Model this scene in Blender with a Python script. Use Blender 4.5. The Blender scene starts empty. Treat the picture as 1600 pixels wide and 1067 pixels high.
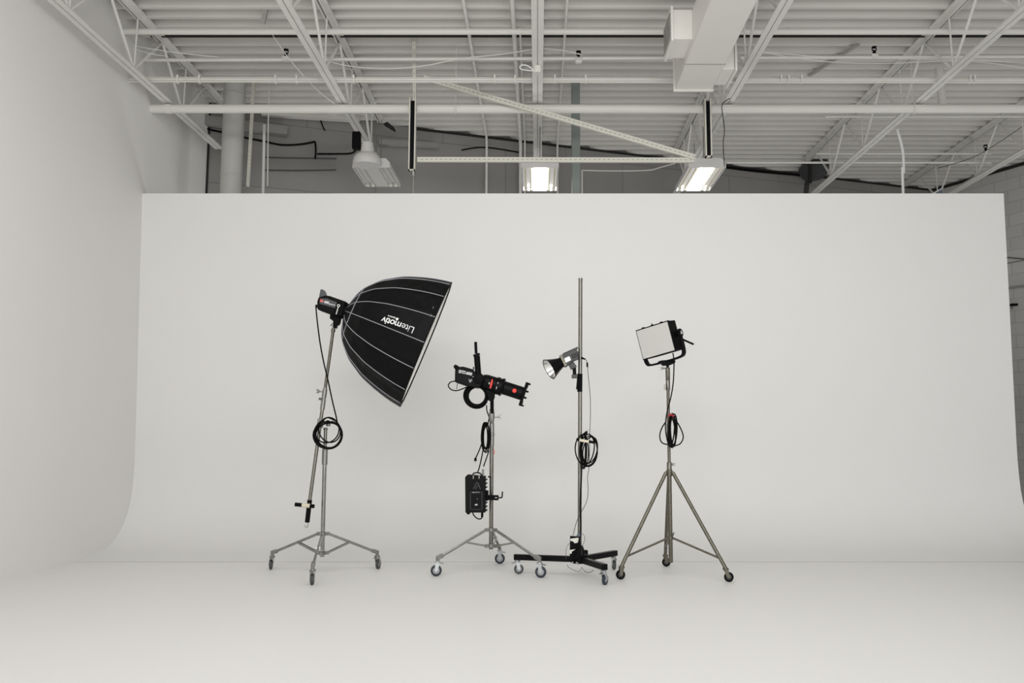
import bpy, bmesh, math, random
from mathutils import Vector as V, Matrix
random.seed(7)
C = bpy.context.scene.collection
PI = math.pi
# ------------------------------------------------------------------ survey: pixel ray -> world point on a known plane
F, CX, CY, H = 1340.0, 840.0, 533.5, 1.25
TH = math.atan(146.5 / F); CT, ST = math.cos(TH), math.sin(TH)
def ray(u, v):
    a = (u - CX) / F; b = (CY - v) / F
    return a, CT - ST * b, ST + CT * b
def W(u, v, Y):
    a, b, c = ray(u, v); k = Y / b; return V((a * k, Y, H + c * k))
def WZ(u, v, Z):
    a, b, c = ray(u, v); k = (Z - H) / c; return V((a * k, b * k, Z))
def PXL(n, Y): return n * Y / F          # length of n pixels at depth Y

# ------------------------------------------------------------------ materials
M = {}
def mat(name, col, rough=.6, metal=0, noise=0, nscale=3, emit=None, bump=0, bscale=60, spec=.5, coat=0):
    m = bpy.data.materials.new(name); m.use_nodes = True; nt = m.node_tree; b = nt.nodes['Principled BSDF']
    b.inputs['Roughness'].default_value = rough; b.inputs['Metallic'].default_value = metal
    b.inputs['Specular IOR Level'].default_value = spec; b.inputs['Coat Weight'].default_value = coat
    c = (*col, 1)
    tc = nt.nodes.new('ShaderNodeTexCoord')
    n = nt.nodes.new('ShaderNodeTexNoise'); n.inputs['Scale'].default_value = nscale; n.inputs['Detail'].default_value = 5
    nt.links.new(tc.outputs['Object'], n.inputs['Vector'])
    mx = nt.nodes.new('ShaderNodeMix'); mx.data_type = 'RGBA'
    mx.inputs['A'].default_value = tuple(x * (1 - noise) for x in col) + (1,)
    mx.inputs['B'].default_value = tuple(min(1, x * (1 + noise)) for x in col) + (1,)
    nt.links.new(n.outputs['Fac'], mx.inputs['Factor']); nt.links.new(mx.outputs['Result'], b.inputs['Base Color'])
    if bump:
        n2 = nt.nodes.new('ShaderNodeTexNoise'); n2.inputs['Scale'].default_value = bscale
        nt.links.new(tc.outputs['Object'], n2.inputs['Vector'])
        bp = nt.nodes.new('ShaderNodeBump'); bp.inputs['Strength'].default_value = bump; bp.inputs['Distance'].default_value = .02
        nt.links.new(n2.outputs['Fac'], bp.inputs['Height']); nt.links.new(bp.outputs['Normal'], b.inputs['Normal'])
    if emit:
        b.inputs['Emission Color'].default_value = (*emit[0], 1); b.inputs['Emission Strength'].default_value = emit[1]
    M[name] = m; return m
mat('cyc_white', (.80, .795, .782), .5, noise=.012, nscale=1.2)
mat('floor_white', (.805, .798, .783), .5, noise=.015, nscale=.9)
mat('wall_white', (.80, .79, .768), .75, noise=.03, nscale=.5)
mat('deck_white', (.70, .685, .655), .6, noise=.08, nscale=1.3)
mat('deck_recess_shade', (.52, .50, .47), .7, noise=.08, nscale=1.3)
mat('joist_white', (.76, .75, .72), .45, noise=.05, nscale=4)
mat('pipe_white', (.74, .73, .69), .4, noise=.04, nscale=3)
mat('duct_white', (.80, .785, .75), .5, noise=.02, nscale=3)
mat('round_duct', (.52, .52, .50), .5, noise=.05, nscale=4)
mat('strut_cream', (.66, .65, .58), .5, noise=.05, nscale=8)
mat('grille', (.36, .35, .33), .6)
mat('post_grey', (.23, .26, .25), .6, noise=.05)
mat('black_plastic', (.004, .004, .0045), .45, noise=.1, spec=.07)
mat('black_satin', (.005, .005, .0055), .33, noise=.1, spec=.1)
mat('black_rubber', (.006, .006, .006), .7, spec=.06)
mat('black_cable', (.004, .004, .004), .5, spec=.07)
mat('black_fabric', (.0035, .0035, .004), .5, spec=.12, noise=.3, nscale=3, bump=1, bscale=6)
mat('piping_grey', (.34, .34, .37), .5)
mat('inner_white', (.93, .92, .88), .5)
mat('print_white', (.82, .82, .82), .5)
mat('print_grey', (.30, .30, .31), .5)
mat('dark_grey_plastic', (.06, .063, .068), .45, noise=.1)
mat('graphite_metal', (.040, .042, .042), .4, metal=0, noise=.1)
mat('chrome', (.33, .33, .315), .16, metal=1, noise=.25, nscale=30)
mat('dull_metal', (.235, .23, .205), .3, metal=1, noise=.3, nscale=45)
mat('worn_steel', (.165, .155, .125), .38, metal=.85, noise=.5, nscale=60)
mat('cast_silver', (.28, .28, .265), .3, metal=.8, noise=.2, nscale=50)
mat('bright_zinc', (.52, .55, .56), .3, metal=.7, noise=.1, nscale=40)
mat('hub_grey', (.40, .41, .42), .5)
mat('tyre_grey', (.055, .058, .062), .6)
mat('tyre_blue', (.018, .026, .040), .5)
mat('red_plastic', (.62, .03, .03), .4)
mat('red_dark', (.35, .03, .04), .5)
mat('red_bright', (.9, .05, .04), .4)
mat('label_cream', (.70, .64, .50), .6, noise=.1, nscale=40)
mat('paper_white', (.75, .75, .68), .6)
mat('panel_diffuser', (.60, .595, .57), .5)
mat('reflector_silver', (.85, .85, .84), .18, metal=1, noise=.08, nscale=30)
mat('crumpled_reflector', (.8, .8, .8), .12, metal=1, noise=.1, nscale=8, bump=1, bscale=7)
mat('lamp_glow', (1, 1, 1), .5, emit=((1, .99, .96), 9))
mat('reflector_bounce_glow', (.9, .9, .88), .3, noise=.05, nscale=20, emit=((1, .99, .97), .10))  # faint emission stands in for lamp light bouncing off the reflector wings
mat('lamp_off', (.60, .60, .57), .4)
mat('fixture_white', (.62, .61, .60), .5)
mat('tape_blue', (.10, .13, .16), .5)
mat('near_black', (.02, .02, .018), .9)

def wall_material(name, col, scale_w, scale_h, axis='X', strength=.35):
    """painted block / panel wall: procedural mortar lines plus blotchy paint"""
    m = mat(name, col, .8, noise=.12, nscale=.9); nt = m.node_tree; b = nt.nodes['Principled BSDF']
    tc = nt.nodes.new('ShaderNodeTexCoord'); mp = nt.nodes.new('ShaderNodeMapping')
    if axis == 'X': mp.inputs['Rotation'].default_value = (PI / 2, 0, 0)
    else: mp.inputs['Rotation'].default_value = (PI / 2, 0, PI / 2)
    sx = nt.nodes.new('ShaderNodeSeparateXYZ'); cb = nt.nodes.new('ShaderNodeCombineXYZ')
    nt.links.new(tc.outputs['Object'], sx.inputs[0])
    nt.links.new(sx.outputs['X' if axis == 'X' else 'Y'], cb.inputs['X']); nt.links.new(sx.outputs['Z'], cb.inputs['Y'])
    br = nt.nodes.new('ShaderNodeTexBrick'); br.inputs['Scale'].default_value = 1
    br.inputs['Brick Width'].default_value = scale_w; br.inputs['Row Height'].default_value = scale_h
    br.inputs['Mortar Size'].default_value = .008; br.inputs['Color1'].default_value = (1, 1, 1, 1)
    br.inputs['Color2'].default_value = (.93, .93, .93, 1); br.inputs['Mortar'].default_value = (1 - strength,) * 3 + (1,)
    nt.links.new(cb.outputs[0], br.inputs['Vector'])
    mul = nt.nodes.new('ShaderNodeMix'); mul.data_type = 'RGBA'; mul.blend_type = 'MULTIPLY'; mul.inputs['Factor'].default_value = 1
    src = b.inputs['Base Color'].links[0].from_socket
    nt.links.new(src, mul.inputs['A']); nt.links.new(br.outputs['Color'], mul.inputs['B'])
    nt.links.new(mul.outputs['Result'], b.inputs['Base Color'])
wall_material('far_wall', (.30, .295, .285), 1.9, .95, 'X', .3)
wall_material('side_wall', (.60, .60, .585), .42, .21, 'Y', .22)

# ------------------------------------------------------------------ mesh builder
def catmull(pts, sub=8, closed=False):
    pts = [V(p) for p in pts]; n = len(pts); out = []
    if n < 3: return pts
    rng = range(n if closed else n - 1)
    for i in rng:
        p1 = pts[i]; p2 = pts[(i + 1) % n]
        p0 = pts[i - 1] if (i > 0 or closed) else p1 * 2 - p2
        p3 = pts[(i + 2) % n] if (i + 2 < n or closed) else p2 * 2 - p1
        for k in range(sub):
            t = k / sub
            out.append(.5 * ((2 * p1) + (p2 - p0) * t + (2 * p0 - 5 * p1 + 4 * p2 - p3) * t * t + (3 * p1 - p0 - 3 * p2 + p3) * t ** 3))
    if not closed: out.append(pts[-1])
    return out
class MB:
    def __init__(s, T=None): s.v = []; s.f = []; s.T = T or Matrix.Identity(4)
    def add(s, vs, fs):
        o = len(s.v); s.v += [s.T @ V(p) for p in vs]; s.f += [tuple(i + o for i in f) for f in fs]; return s
    def box(s, c, size, R=None):
        c = V(c); R = R or Matrix.Identity(3); hx, hy, hz = (x / 2 for x in size)
        vs = [c + R @ V((x * hx, y * hy, z * hz)) for x in (-1, 1) for y in (-1, 1) for z in (-1, 1)]
        return s.add(vs, [(0, 1, 3, 2), (4, 6, 7, 5), (0, 4, 5, 1), (2, 3, 7, 6), (0, 2, 6, 4), (1, 5, 7, 3)])
    def bar(s, p0, p1, w, h, up=(0, 0, 1)):
        """rectangular bar from p0 to p1; w across, h along 'up'"""
        p0 = V(p0); p1 = V(p1); d = (p1 - p0); L = d.length; d.normalize()
        x = d.cross(V(up)); x.normalize(); z = x.cross(d)
        R = Matrix((x, d, z)).transposed()
        return s.box((p0 + p1) / 2, (w, L, h), R)
    def tube(s, pts, r, n=10, r2=None, caps=True, closed=False):
        pts = [V(p) for p in pts]; m = len(pts); vs = []; fs = []
        t0 = (pts[1] - pts[0]).normalized(); up = V((0, 0, 1)) if abs(t0.z) < .9 else V((1, 0, 0))
        a = t0.cross(up).normalized()
        for i, p in enumerate(pts):
            if closed: t = pts[(i + 1) % m] - pts[i - 1]
            elif i == 0: t = pts[1] - p
            elif i == m - 1: t = p - pts[i - 1]
            else: t = pts[i + 1] - pts[i - 1]
            if t.length < 1e-9: t = t0
            t.normalize(); a = a - t * a.dot(t)
            if a.length < 1e-6: a = t.orthogonal()
            a.normalize(); b = t.cross(a)
            rr = r if r2 is None else r + (r2 - r) * i / (m - 1)
            for k in range(n): q = 2 * PI * k / n; vs.append(p + (a * math.cos(q) + b * math.sin(q)) * rr)
        for i in range(m if closed else m - 1):
            for k in range(n):
                j = (i + 1) % m; fs.append((i * n + k, i * n + (k + 1) % n, j * n + (k + 1) % n, j * n + k))
        if caps and not closed: fs.append(tuple(range(n))[::-1]); fs.append(tuple((m - 1) * n + k for k in range(n)))
        return s.add(vs, fs)
    def lathe(s, p0, d, prof, n=24, caps=True):
        """prof = [(distance along d, radius)]"""
        p0 = V(p0); d = V(d).normalized(); a = d.orthogonal().normalized(); b = d.cross(a); vs = []; fs = []
        for (t, r) in prof:
            for k in range(n): q = 2 * PI * k / n; vs.append(p0 + d * t + (a * math.cos(q) + b * math.sin(q)) * max(r, 1e-5))
        for i in range(len(prof) - 1):
            for k in range(n): fs.append((i * n + k, i * n + (k + 1) % n, (i + 1) * n + (k + 1) % n, (i + 1) * n + k))
        if caps: fs.append(tuple(range(n))[::-1]); fs.append(tuple((len(prof) - 1) * n + k for k in range(n)))
        return s.add(vs, fs)
    def prism(s, poly, ext):
        """poly: list of 3d points, extruded symmetric along vector ext"""
        e = V(ext) / 2; n = len(poly); vs = [V(p) - e for p in poly] + [V(p) + e for p in poly]
        fs = [tuple(range(n))[::-1], tuple(range(n, 2 * n))] + [(i, (i + 1) % n, n + (i + 1) % n, n + i) for i in range(n)]
        return s.add(vs, fs)
    def ppx(s, poly, Y, th):
        """side-on outline drawn at depth Y, th thick in depth"""
        return s.prism([W(u, v, Y) for u, v in poly], (0, th, 0))
    def build(s, name, material, parent=None, bevel=0, smooth=True, mods=None):
        me = bpy.data.meshes.new(name); o = bpy.data.objects.new(name, me)
        off = V((0, 0, 0)); q = parent
        while q is not None: off = off + q.location; q = q.parent
        vs = s.v
        if parent is None:
            lo = V((min(p.x for p in vs) + max(p.x for p in vs), min(p.y for p in vs) + max(p.y for p in vs), 2 * min(p.z for p in vs))) / 2
            off = lo; o.location = lo
        me.from_pydata([p - off for p in vs], [], s.f)
        bm = bmesh.new(); bm.from_mesh(me); bmesh.ops.recalc_face_normals(bm, faces=bm.faces); bm.to_mesh(me); bm.free()
        if smooth:
            me.shade_smooth(); me.set_sharp_from_angle(angle=math.radians(38))
        me.materials.append(M[material] if isinstance(material, str) else material)
        C.objects.link(o); o.parent = parent
        if bevel:
            b = o.modifiers.new('bevel', 'BEVEL'); b.width = bevel; b.segments = 2; b.limit_method = 'ANGLE'; b.angle_limit = math.radians(40)
        return o
def tag(o, label=None, cat=None, group=None, kind=None):
    if label: o['label'] = label
    if cat: o['category'] = cat
    if group: o['group'] = group
    if kind: o['kind'] = kind
    return o
def thing(name, loc, label, cat, group=None):
    o = bpy.data.objects.new(name, None); o.empty_display_size = .05; o.location = loc; C.objects.link(o)
    return tag(o, label, cat, group)
def struct(name, mb, m, **k): o = mb.build(name, m, **k); o['kind'] = 'structure'; return o

def text(name, s, parent, fn, size, material, bold=0, shear=0, spacing=1.0, align='LEFT', fine=None, xoff=0):
    """lettering as a mesh; fn maps flat (x, y) to a world point"""
    cu = bpy.data.curves.new(name, 'FONT'); cu.body = s; cu.size = size; cu.offset = bold; cu.shear = shear
    cu.space_character = spacing; cu.align_x = align; cu.resolution_u = 4
    to = bpy.data.objects.new('tmp_text', cu); me = bpy.data.meshes.new_from_object(to)
    bpy.data.objects.remove(to); bpy.data.curves.remove(cu)
    width = max((v.co.x for v in me.vertices), default=0)
    bm = bmesh.new(); bm.from_mesh(me)
    bmesh.ops.triangulate(bm, faces=bm.faces)
    if fine:
        for _ in range(4):
            es = [e for e in bm.edges if e.calc_length() > fine]
            if not es: break
            bmesh.ops.subdivide_edges(bm, edges=es, cuts=1)
            bmesh.ops.triangulate(bm, faces=bm.faces)
    vs = [fn(v.co.x + xoff, v.co.y) for v in bm.verts]; bm.verts.index_update()
    fs = [tuple(v.index for v in f.verts) for f in bm.faces]; bm.free(); bpy.data.meshes.remove(me)
    mb = MB(); mb.add(vs, fs); o = mb.build(name, material, parent, smooth=False)
    return o, width
def flat(u, v, Y, ang, flip=False):
    """frame on a face that looks at -Y; ang in degrees, counter-clockwise in the picture"""
    p = W(u, v, Y); a = math.radians(ang); x = V((math.cos(a), 0, math.sin(a))); y = V((-math.sin(a), 0, math.cos(a)))
    return lambda tx, ty: p + x * tx + y * ty

# ================================================================== SETTING
XL, XR = -4.605, 5.49
YB = 9.89
# floor
struct('floor', MB().add([(XL - .2, -3, 0), (12, -3, 0), (12, 16.5, 0), (XL - .2, 16.5, 0)], [(0, 1, 2, 3)]), 'floor_white')
# cyclorama with its swept cove, leaning very slightly forward
prof = [(8.70, .0015), (8.86, .003), (9.02, .009), (9.16, .020), (9.30, .042), (9.42, .075), (9.53, .125), (9.63, .19), (9.71, .27), (9.78, .37), (9.835, .49), (9.87, .63), (9.885, .78), (9.89, .95), (9.885, 1.15), (9.80, 2.9), (9.745, 4.05)]
back = [(9.745 + .13, 4.05), (10.03, 1.2), (10.03, 0.0)]
mb = MB(); pts = prof + back; n = len(pts)
vs = [(XL, y, z) for y, z in pts] + [(XR + (0 if z > 1 else 0) - .018 * max(0, z - .7), y, z) for y, z in pts]
fs = [(i, i + 1, n + i + 1, n + i) for i in range(n - 1)] + [tuple(range(n)), tuple(range(n, 2 * n))[::-1]]
mb.add(vs, fs); cyc = struct('wall_cyclorama', mb, 'cyc_white')
# left wall
struct('wall_left', MB().box((XL - .1, 4.3, 3.0), (.2, 14.8, 6.0)), 'wall_white', smooth=False)
# far wall (runs off square) and right wall
ZD = 5.88
A0 = V((XL, 11.62, 0)); A1 = V((7.45, 15.85, 0)); A2 = V((10.6, 10.0, 0)); A3 = V((11.9, 7.2, 0))
def wall_run(name, p, q, m, ext=0):
    d = (q - p).normalized(); nrm = V((-d.y, d.x, 0)) * .15
    mb = MB(); vs = [p, q, q + nrm, p + nrm]; vs = [V((v.x, v.y, 0)) for v in vs] + [V((v.x, v.y, 6.1)) for v in vs]
    mb.add(vs, [(0, 1, 2, 3), (4, 5, 6, 7), (0, 1, 5, 4), (1, 2, 6, 5), (2, 3, 7, 6), (3, 0, 4, 7)])
    return struct(name, mb, m, smooth=False)
wall_run('wall_back', A0, A1, 'far_wall')
wall_run('wall_right', A1, A3, 'side_wall')
def on_wall(u, v, off=.02):
    """point on the face of the far wall seen at a pixel"""
    a, b, c = ray(u, v); d = (A1 - A0).normalized(); nx, ny = -d.y, d.x
    k = (nx * A0.x + ny * A0.y) / (nx * a + ny * b); p = V((a * k, b * k, H + c * k))
    return p - V((nx, ny, 0)) * off
# ribbed roof deck
mb = MB(); prof2 = []; y = 2.0; pitch = .222
while y < 16.2:
    prof2 += [(y, ZD), (y + .050, ZD), (y + .085, ZD + .10), (y + pitch - .035, ZD + .10)]; y += pitch
vs = [(XL - .1, a, b) for a, b in prof2] + [(12.2, a, b) for a, b in prof2] + [(XL - .1, 2, ZD + .2), (XL - .1, y, ZD + .2), (12.2, 2, ZD + .2), (12.2, y, ZD + .2)]
n = len(prof2); fs = [(i, i + 1, n + i + 1, n + i) for i in range(n - 1)] + [(2 * n, 2 * n + 1, 2 * n + 3, 2 * n + 2)]
mb.add(vs, fs); deck = struct('ceiling', mb, 'deck_white', smooth=False)
deck.data.materials.append(M['deck_recess_shade'])          # flute recesses coloured darker, shade put into the paint for contrast
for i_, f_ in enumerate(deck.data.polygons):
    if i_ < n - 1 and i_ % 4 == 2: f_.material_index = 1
# dark strip below the first cross pipe, and the dark line where deck meets far wall
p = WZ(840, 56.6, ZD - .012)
struct('trim_1', MB().box((3.7, p.y, ZD - .012), (16.4, .028, .02)), 'near_black')
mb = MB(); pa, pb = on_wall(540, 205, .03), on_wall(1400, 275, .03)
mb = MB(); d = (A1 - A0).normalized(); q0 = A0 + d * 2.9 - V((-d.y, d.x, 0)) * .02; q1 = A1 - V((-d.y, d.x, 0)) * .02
mb.bar((q0.x, q0.y, ZD - .015), (q1.x, q1.y, ZD - .015), .03, .03); struct('trim_2', mb, 'near_black')
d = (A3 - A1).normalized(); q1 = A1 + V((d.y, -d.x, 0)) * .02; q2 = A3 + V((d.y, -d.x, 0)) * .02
struct('corner_shade_strip', MB().box((XL + .012, 11.60, 3), (.02, .03, 5.8)), 'near_black')  # dark strip standing in for the shading in the far left corner
struct('trim_3', MB().bar((q1.x, q1.y, ZD - .03), (q2.x, q2.y, ZD - .03), .03, .05), 'near_black')

# ================================================================== BAR JOISTS
JX = [-4.40, -2.32, 0.0, 2.27, 4.53, 6.78]
JEND = [11.5, 12.15, 12.95, 13.75, 14.0, 15.4]
JL = ['white open web joist running beside the left wall', 'white open web joist above the unlit light fixture, second from left wall',
      'white open web joist directly above the middle lit fixture', 'white open web joist right of the square duct, above right lit fixture',
      'white open web joist reaching the back wall beside dark ceiling unit', 'white open web joist nearest the right wall, mostly behind others']
ZB, ZT = 5.18, 5.80
for x, ye, lab in zip(JX, JEND, JL):
    t = thing('bar_joist', (x, 7.5, ZB), lab, 'joist', 'open web bar joists carrying the roof deck')
    mb = MB()
    for s in (-1, 1):
        mb.box((x + s * .0325, (3 + ye) / 2, ZB + .004), (.053, ye - 3, .008)); mb.box((x + s * .013, (3 + ye) / 2, ZB + .03), (.008, ye - 3, .055))
    mb.box((x, (3 + ye) / 2, ZB + .016), (.03, ye - 3, .006)); mb.build('bottom_chord', 'joist_white', t, smooth=False)
    mb = MB()
    for s in (-1, 1):
        mb.box((x + s * .04, (3 + ye) / 2, ZT + .07), (.05, ye - 3, .012)); mb.box((x + s * .018, (3 + ye) / 2, ZT + .035), (.01, ye - 3, .07))
    mb.build('top_chord', 'joist_white', t, smooth=False)
    yb = 8.97 - 1.3 * 4
    while yb < ye - .1:
        a = V((x, yb, ZB + .03))
        if yb > 3.7: MB().tube([a, (x, yb - .65, ZT + .03)], .016, 8).build('web_bar', 'joist_white', t)
        MB().tube([V((x, yb, ZB + .03)), (x, yb + .03, ZT + .03)], .010, 6).build('web_post', 'joist_white', t)
        if yb + .65 < ye: MB().tube([a, (x, yb + .65, ZT + .03)], .016, 8).build('web_bar', 'joist_white', t)
        yb += 1.3

# ================================================================== PIPES AND CONDUITS ACROSS
def tubething(name, pts, r, m, label, cat, group=None, n=10, sub=0, parts=None):
    pts = catmull(pts, sub) if sub else pts
    t = thing(name, pts[0], label, cat, group) if parts else None
    o = MB().tube(pts, r, n).build(name if not parts else parts, m, t)
    if not t: tag(o, label, cat, group); return o
    return t
XE = 10.3
# main pipe with hangers
yD = 9.86; zD = W(840, 170, yD).z
t = thing('sprinkler_main', (XL, yD, zD - .05), 'thick white pipe running full width just above the cyclorama wall', 'pipe')
MB().tube([(XL, yD, zD), (XE, yD, zD)], .052, 20).build('pipe_run', 'pipe_white', t)
MB().tube([(XL + .18, yD, zD), (XL + .24, yD, zD)], .060, 20).build('coupling', 'pipe_white', t)
for u in (712, 1427):
    p = W(u, 170, yD); mb = MB(); ring = [(p.x, yD + .062 * math.cos(a), zD + .062 * math.sin(a)) for a in [2 * PI * k / 16 for k in range(16)]]
    mb.tube(ring, .008, 6, closed=True); mb.tube([(p.x, yD, zD + .06), (p.x, yD, ZD)], .004, 6); mb.build('hanger', 'pipe_white', t)
yA = 9.08; zA = W(840, 49.5, yA).z
tag(MB().tube([(XL, yA, zA), (XE, yA, zA)], .034, 14).build('ceiling_pipe', 'pipe_white'), 'white pipe across the roof deck, highest of the cross pipes', 'pipe')
yBp = 9.59; zB_ = W(840, 94, yBp).z
tag(MB().tube([(XL, yBp, zB_), (XE, yBp, zB_ + .06)], .021, 12).build('sprinkler_branch_pipe', 'pipe_white'), 'thin white pipe carrying the black sprinkler heads', 'pipe')
yC = 9.29; zC = W(840, 124, yC).z
t = thing('conduit_bundle', (XL, yC, zC), 'bundle of thin white conduits strapped together across the ceiling', 'conduit')
MB().tube([(XL, yC, zC), (XE, yC, zC - .015)], .015, 10).build('conduit_run', 'pipe_white', t)
MB().tube([(XL, yC + .035, zC + .035), (XE, yC + .035, zC + .022)], .009, 8).build('conduit_run', 'pipe_white', t)
MB().tube([(XL, yC - .01, zC - .03), (XE, yC - .01, zC - .045)], .008, 8).build('conduit_run', 'pipe_white', t)
for u in (278, 312, 431, 464, 553, 773, 805, 867, 915, 1220, 1232, 1252, 1515, 1522):
    p = W(u, 122, yC); MB().box((p.x, yC, zC), (.018, .05, .09)).build('strap', 'pipe_white', t)
# back right pipes
for (v, z, u0, lab) in ((182, 5.62, 1290, 'white pipe just below the thick main pipe at the right side'), (240, 5.55, 1275, 'upper white pipe near the back wall at right'), (254, 5.4, 1135, 'lower white pipe near the back wall at right')):
    p = WZ(u0, v, z); q = WZ(1545 if v > 200 else 1610, v + 2, z); 
    tag(MB().tube([p, (q.x, p.y, z)], .017, 10).build('conduit', 'pipe_white'), lab, 'pipe')
# lengthwise conduits that turn down the far wall
for (x, r, lab) in ((-.79, .02, 'white conduit crossing the deck left of the middle joist, then down the wall'), (-.27, .026, 'pair-wide conduit crossing deck just left of the middle joist'), (.315, .016, 'thin white conduit crossing the deck right of the middle joist')):
    yw = 11.62 + (x - XL) * (A1.y - A0.y) / (A1.x - A0.x) - .06
    pts = [(x, 3, 5.845), (x, yw - .12, 5.845), (x, yw - .03, 5.80), (x, yw, 5.68), (x, yw, .02)]
    tag(MB().tube(pts, r, 10).build('ceiling_conduit', 'joist_white'), lab, 'conduit')
x = -.20; yw = 11.62 + (x - XL) * .351 - .06
tag(MB().tube([(x, 9.3, 5.85), (x, yw - .1, 5.85), (x, yw, 5.7), (x, yw, .02)], .012, 8).build('ceiling_conduit', 'joist_white'), 'thin conduit hugging the wider one left of the middle joist', 'conduit')
x = -3.0
tag(MB().tube([WZ(413, 195, 5.2), W(411, 303, WZ(413, 195, 5.2).y)], .018, 10).build('wall_conduit', 'fixture_white'), 'short white vertical pipe right of the round duct', 'pipe')
pts = [(424, 106), (428, 104.5), (440, 104), (480, 106)]
tag(MB().tube(catmull([W(418, 290, 11.0), W(419, 200, 11.0), W(421, 125, 11.0), W(424, 108, 11.0), W(432, 104, 11.0), W(478, 106, 11.0)], 6), .009, 8).build('wall_conduit', 'pipe_white'), 'thin bent conduit rising right of the round duct to a junction box', 'conduit')
tag(MB().box(W(483, 106, 11.0), (.07, .06, .06)).build('junction_box', 'joist_white', bevel=.004), 'small grey junction box under the deck near the round duct', 'box')

# sprinkler heads
def sprinkler(u, v, Y, lab, base=True):
    p = W(u, v, Y); t = thing('fire_sprinkler', p, lab, 'sprinkler', 'black sprinkler heads')
    MB().lathe(p, (0, 0, 1), [(-.035, .008), (-.02, .02), (-.012, .022), (.0, .012), (.012, .012)], 12).build('body', 'black_plastic', t)
    mb = MB(); mb.tube(catmull([p + V((-.01, 0, 0)), p + V((-.026, 0, .022)), p + V((-.008, 0, .046))], 4), .006, 6)
    mb.tube(catmull([p + V((.01, 0, 0)), p + V((.026, 0, .022)), p + V((.008, 0, .046))], 4), .006, 6); mb.build('frame_arms', 'black_plastic', t)
    MB().lathe(p + V((0, 0, .044)), (0, 0, 1), [(0, .028), (.008, .03), (.012, .02)], 14).build('deflector', 'black_plastic', t)
    if base: MB().box(p + V((0, 0, -.065)), (.075, .06, .055)).build('saddle', 'pipe_white', t, bevel=.006)
sprinkler(447, 84, 9.59, 'black sprinkler head on the thin pipe, above the softbox side')
sprinkler(904, 87, 9.59, 'black sprinkler head on the thin pipe, right of the middle joist')
sprinkler(1366, 80, 9.59, 'black sprinkler head on the thin pipe, right of the square duct')
sprinkler(1540, 232, 12.2, 'small black sprinkler head in front of the joist at the far right', False)

# ================================================================== SQUARE DUCT WITH SIDE REGISTERS
ZU = 5.0
yend = WZ(1054, 142, ZU).y; x0 = WZ(1054, 142, ZU).x; x1 = WZ(1112, 142, ZU).x
htop = W(1054, 94, yend).z
t = thing('square_duct', ((x0 + x1) / 2, 6, ZU), 'large white rectangular air duct with a register box on each side', 'duct')
MB().box(((x0 + x1) / 2, (3 + yend) / 2, (ZU + htop) / 2), (x1 - x0, yend - 3, htop - ZU)).build('trunk', 'duct_white', t, bevel=.006)
ys = WZ(1068, 100, ZU).y
MB().box(((x0 + x1) / 2, ys, ZU - .002), (x1 - x0 + .01, .012, .008)).build('seam', 'grille', t)
for u in (1054,):
    MB().box(((x0 + x1) / 2, yend - .02, (ZU + htop) / 2), (x1 - x0 + .03, .03, htop - ZU + .03)).build('end_flange', 'duct_white', t)
# left register box: front bottom edge v=61, back bottom edge v=90
def register(xa, xb, va, vb, zb, hh, side, name):
    ya = WZ(1075, va, zb).y; yb_ = WZ(1075, vb, zb).y
    o = MB().box(((xa + xb) / 2, (ya + yb_) / 2, zb + hh / 2), (abs(xb - xa), yb_ - ya, hh)).build('register_box', 'duct_white', t, bevel=.004)
    xs = xa if side < 0 else xb
    mb = MB(); mb.box((xs + side * .012, (ya + yb_) / 2, zb + hh / 2), (.02, yb_ - ya + .05, hh + .05)); mb.build('register_frame', 'duct_white', o)
    mb = MB()
    for k in range(9): mb.box((xs + side * .026, (ya + yb_) / 2, zb + .03 + k * (hh - .06) / 8), (.012, yb_ - ya - .03, .012))
    mb.build('grille', 'grille', o)
    return ya, yb_
zl = ZU + .06
register(WZ(1052, 61, zl).x, x0, 61, 91, zl, .30, -1, 'l')
zr = ZU + .0
register(x1, WZ(1148, 108, zr).x, 108, 133, zr, .25, 1, 'r')
tag(MB().tube([W(1050, -10, 8.9), W(1050.5, 22, 8.9)], .004, 6).build('hanger_wire', 'dark_grey_plastic'), 'thin wire holding the left register box of the duct', 'wire')

# ================================================================== SLOTTED STRUT FRAME
def slotted(name, p0, p1, w, lab, m='strut_cream', pitch=.056, cat='strut', gap='grille', depth=.035):
    p0 = V(p0); p1 = V(p1); t = thing(name, (p0 + p1) / 2, lab, cat); d = (p1 - p0); L = d.length; d.normalize()
    up = V((0, 0, 1)) if abs(d.z) < .8 else V((1, 0, 0)); x = d.cross(V((0, -1, 0))).normalized()
    MB().bar(p0 + V((0, -depth / 2 - .0005, 0)), p1 + V((0, -depth / 2 - .0005, 0)), .002, w * .15, up=x).build('slot_pattern', gap, t, smooth=False)
    mb = MB(); mb.bar(p0, p1, depth, w, up=x); k = pitch / 2
    while k < L: c = p0 + d * k + V((0, -depth / 2 - .001, 0)); mb.bar(c - d * pitch * .23, c + d * pitch * .23, .004, w * .17, up=x); k += pitch
    mb.build('strut_body', m, t, smooth=False); return t
slotted('slotted_strut', W(652, 249.5, 9.74), W(1084, 250.5, 9.74), .055, 'long horizontal slotted cream strut crossing in front of the lit fixture')
slotted('slotted_strut', W(662, 122, 9.72), W(1086, 246, 9.72), .06, 'diagonal slotted cream strut sloping down to the right fixture')
slotted('slotted_strut', W(647, 57, 9.70), W(648, 158, 9.76), .038, 'short vertical slotted strap above the left black channel')
slotted('slotted_strut', W(397, 122, 10.9), W(387.5, 292, 10.9), .035, 'tall leaning slotted cream strap beside the round duct')
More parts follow.
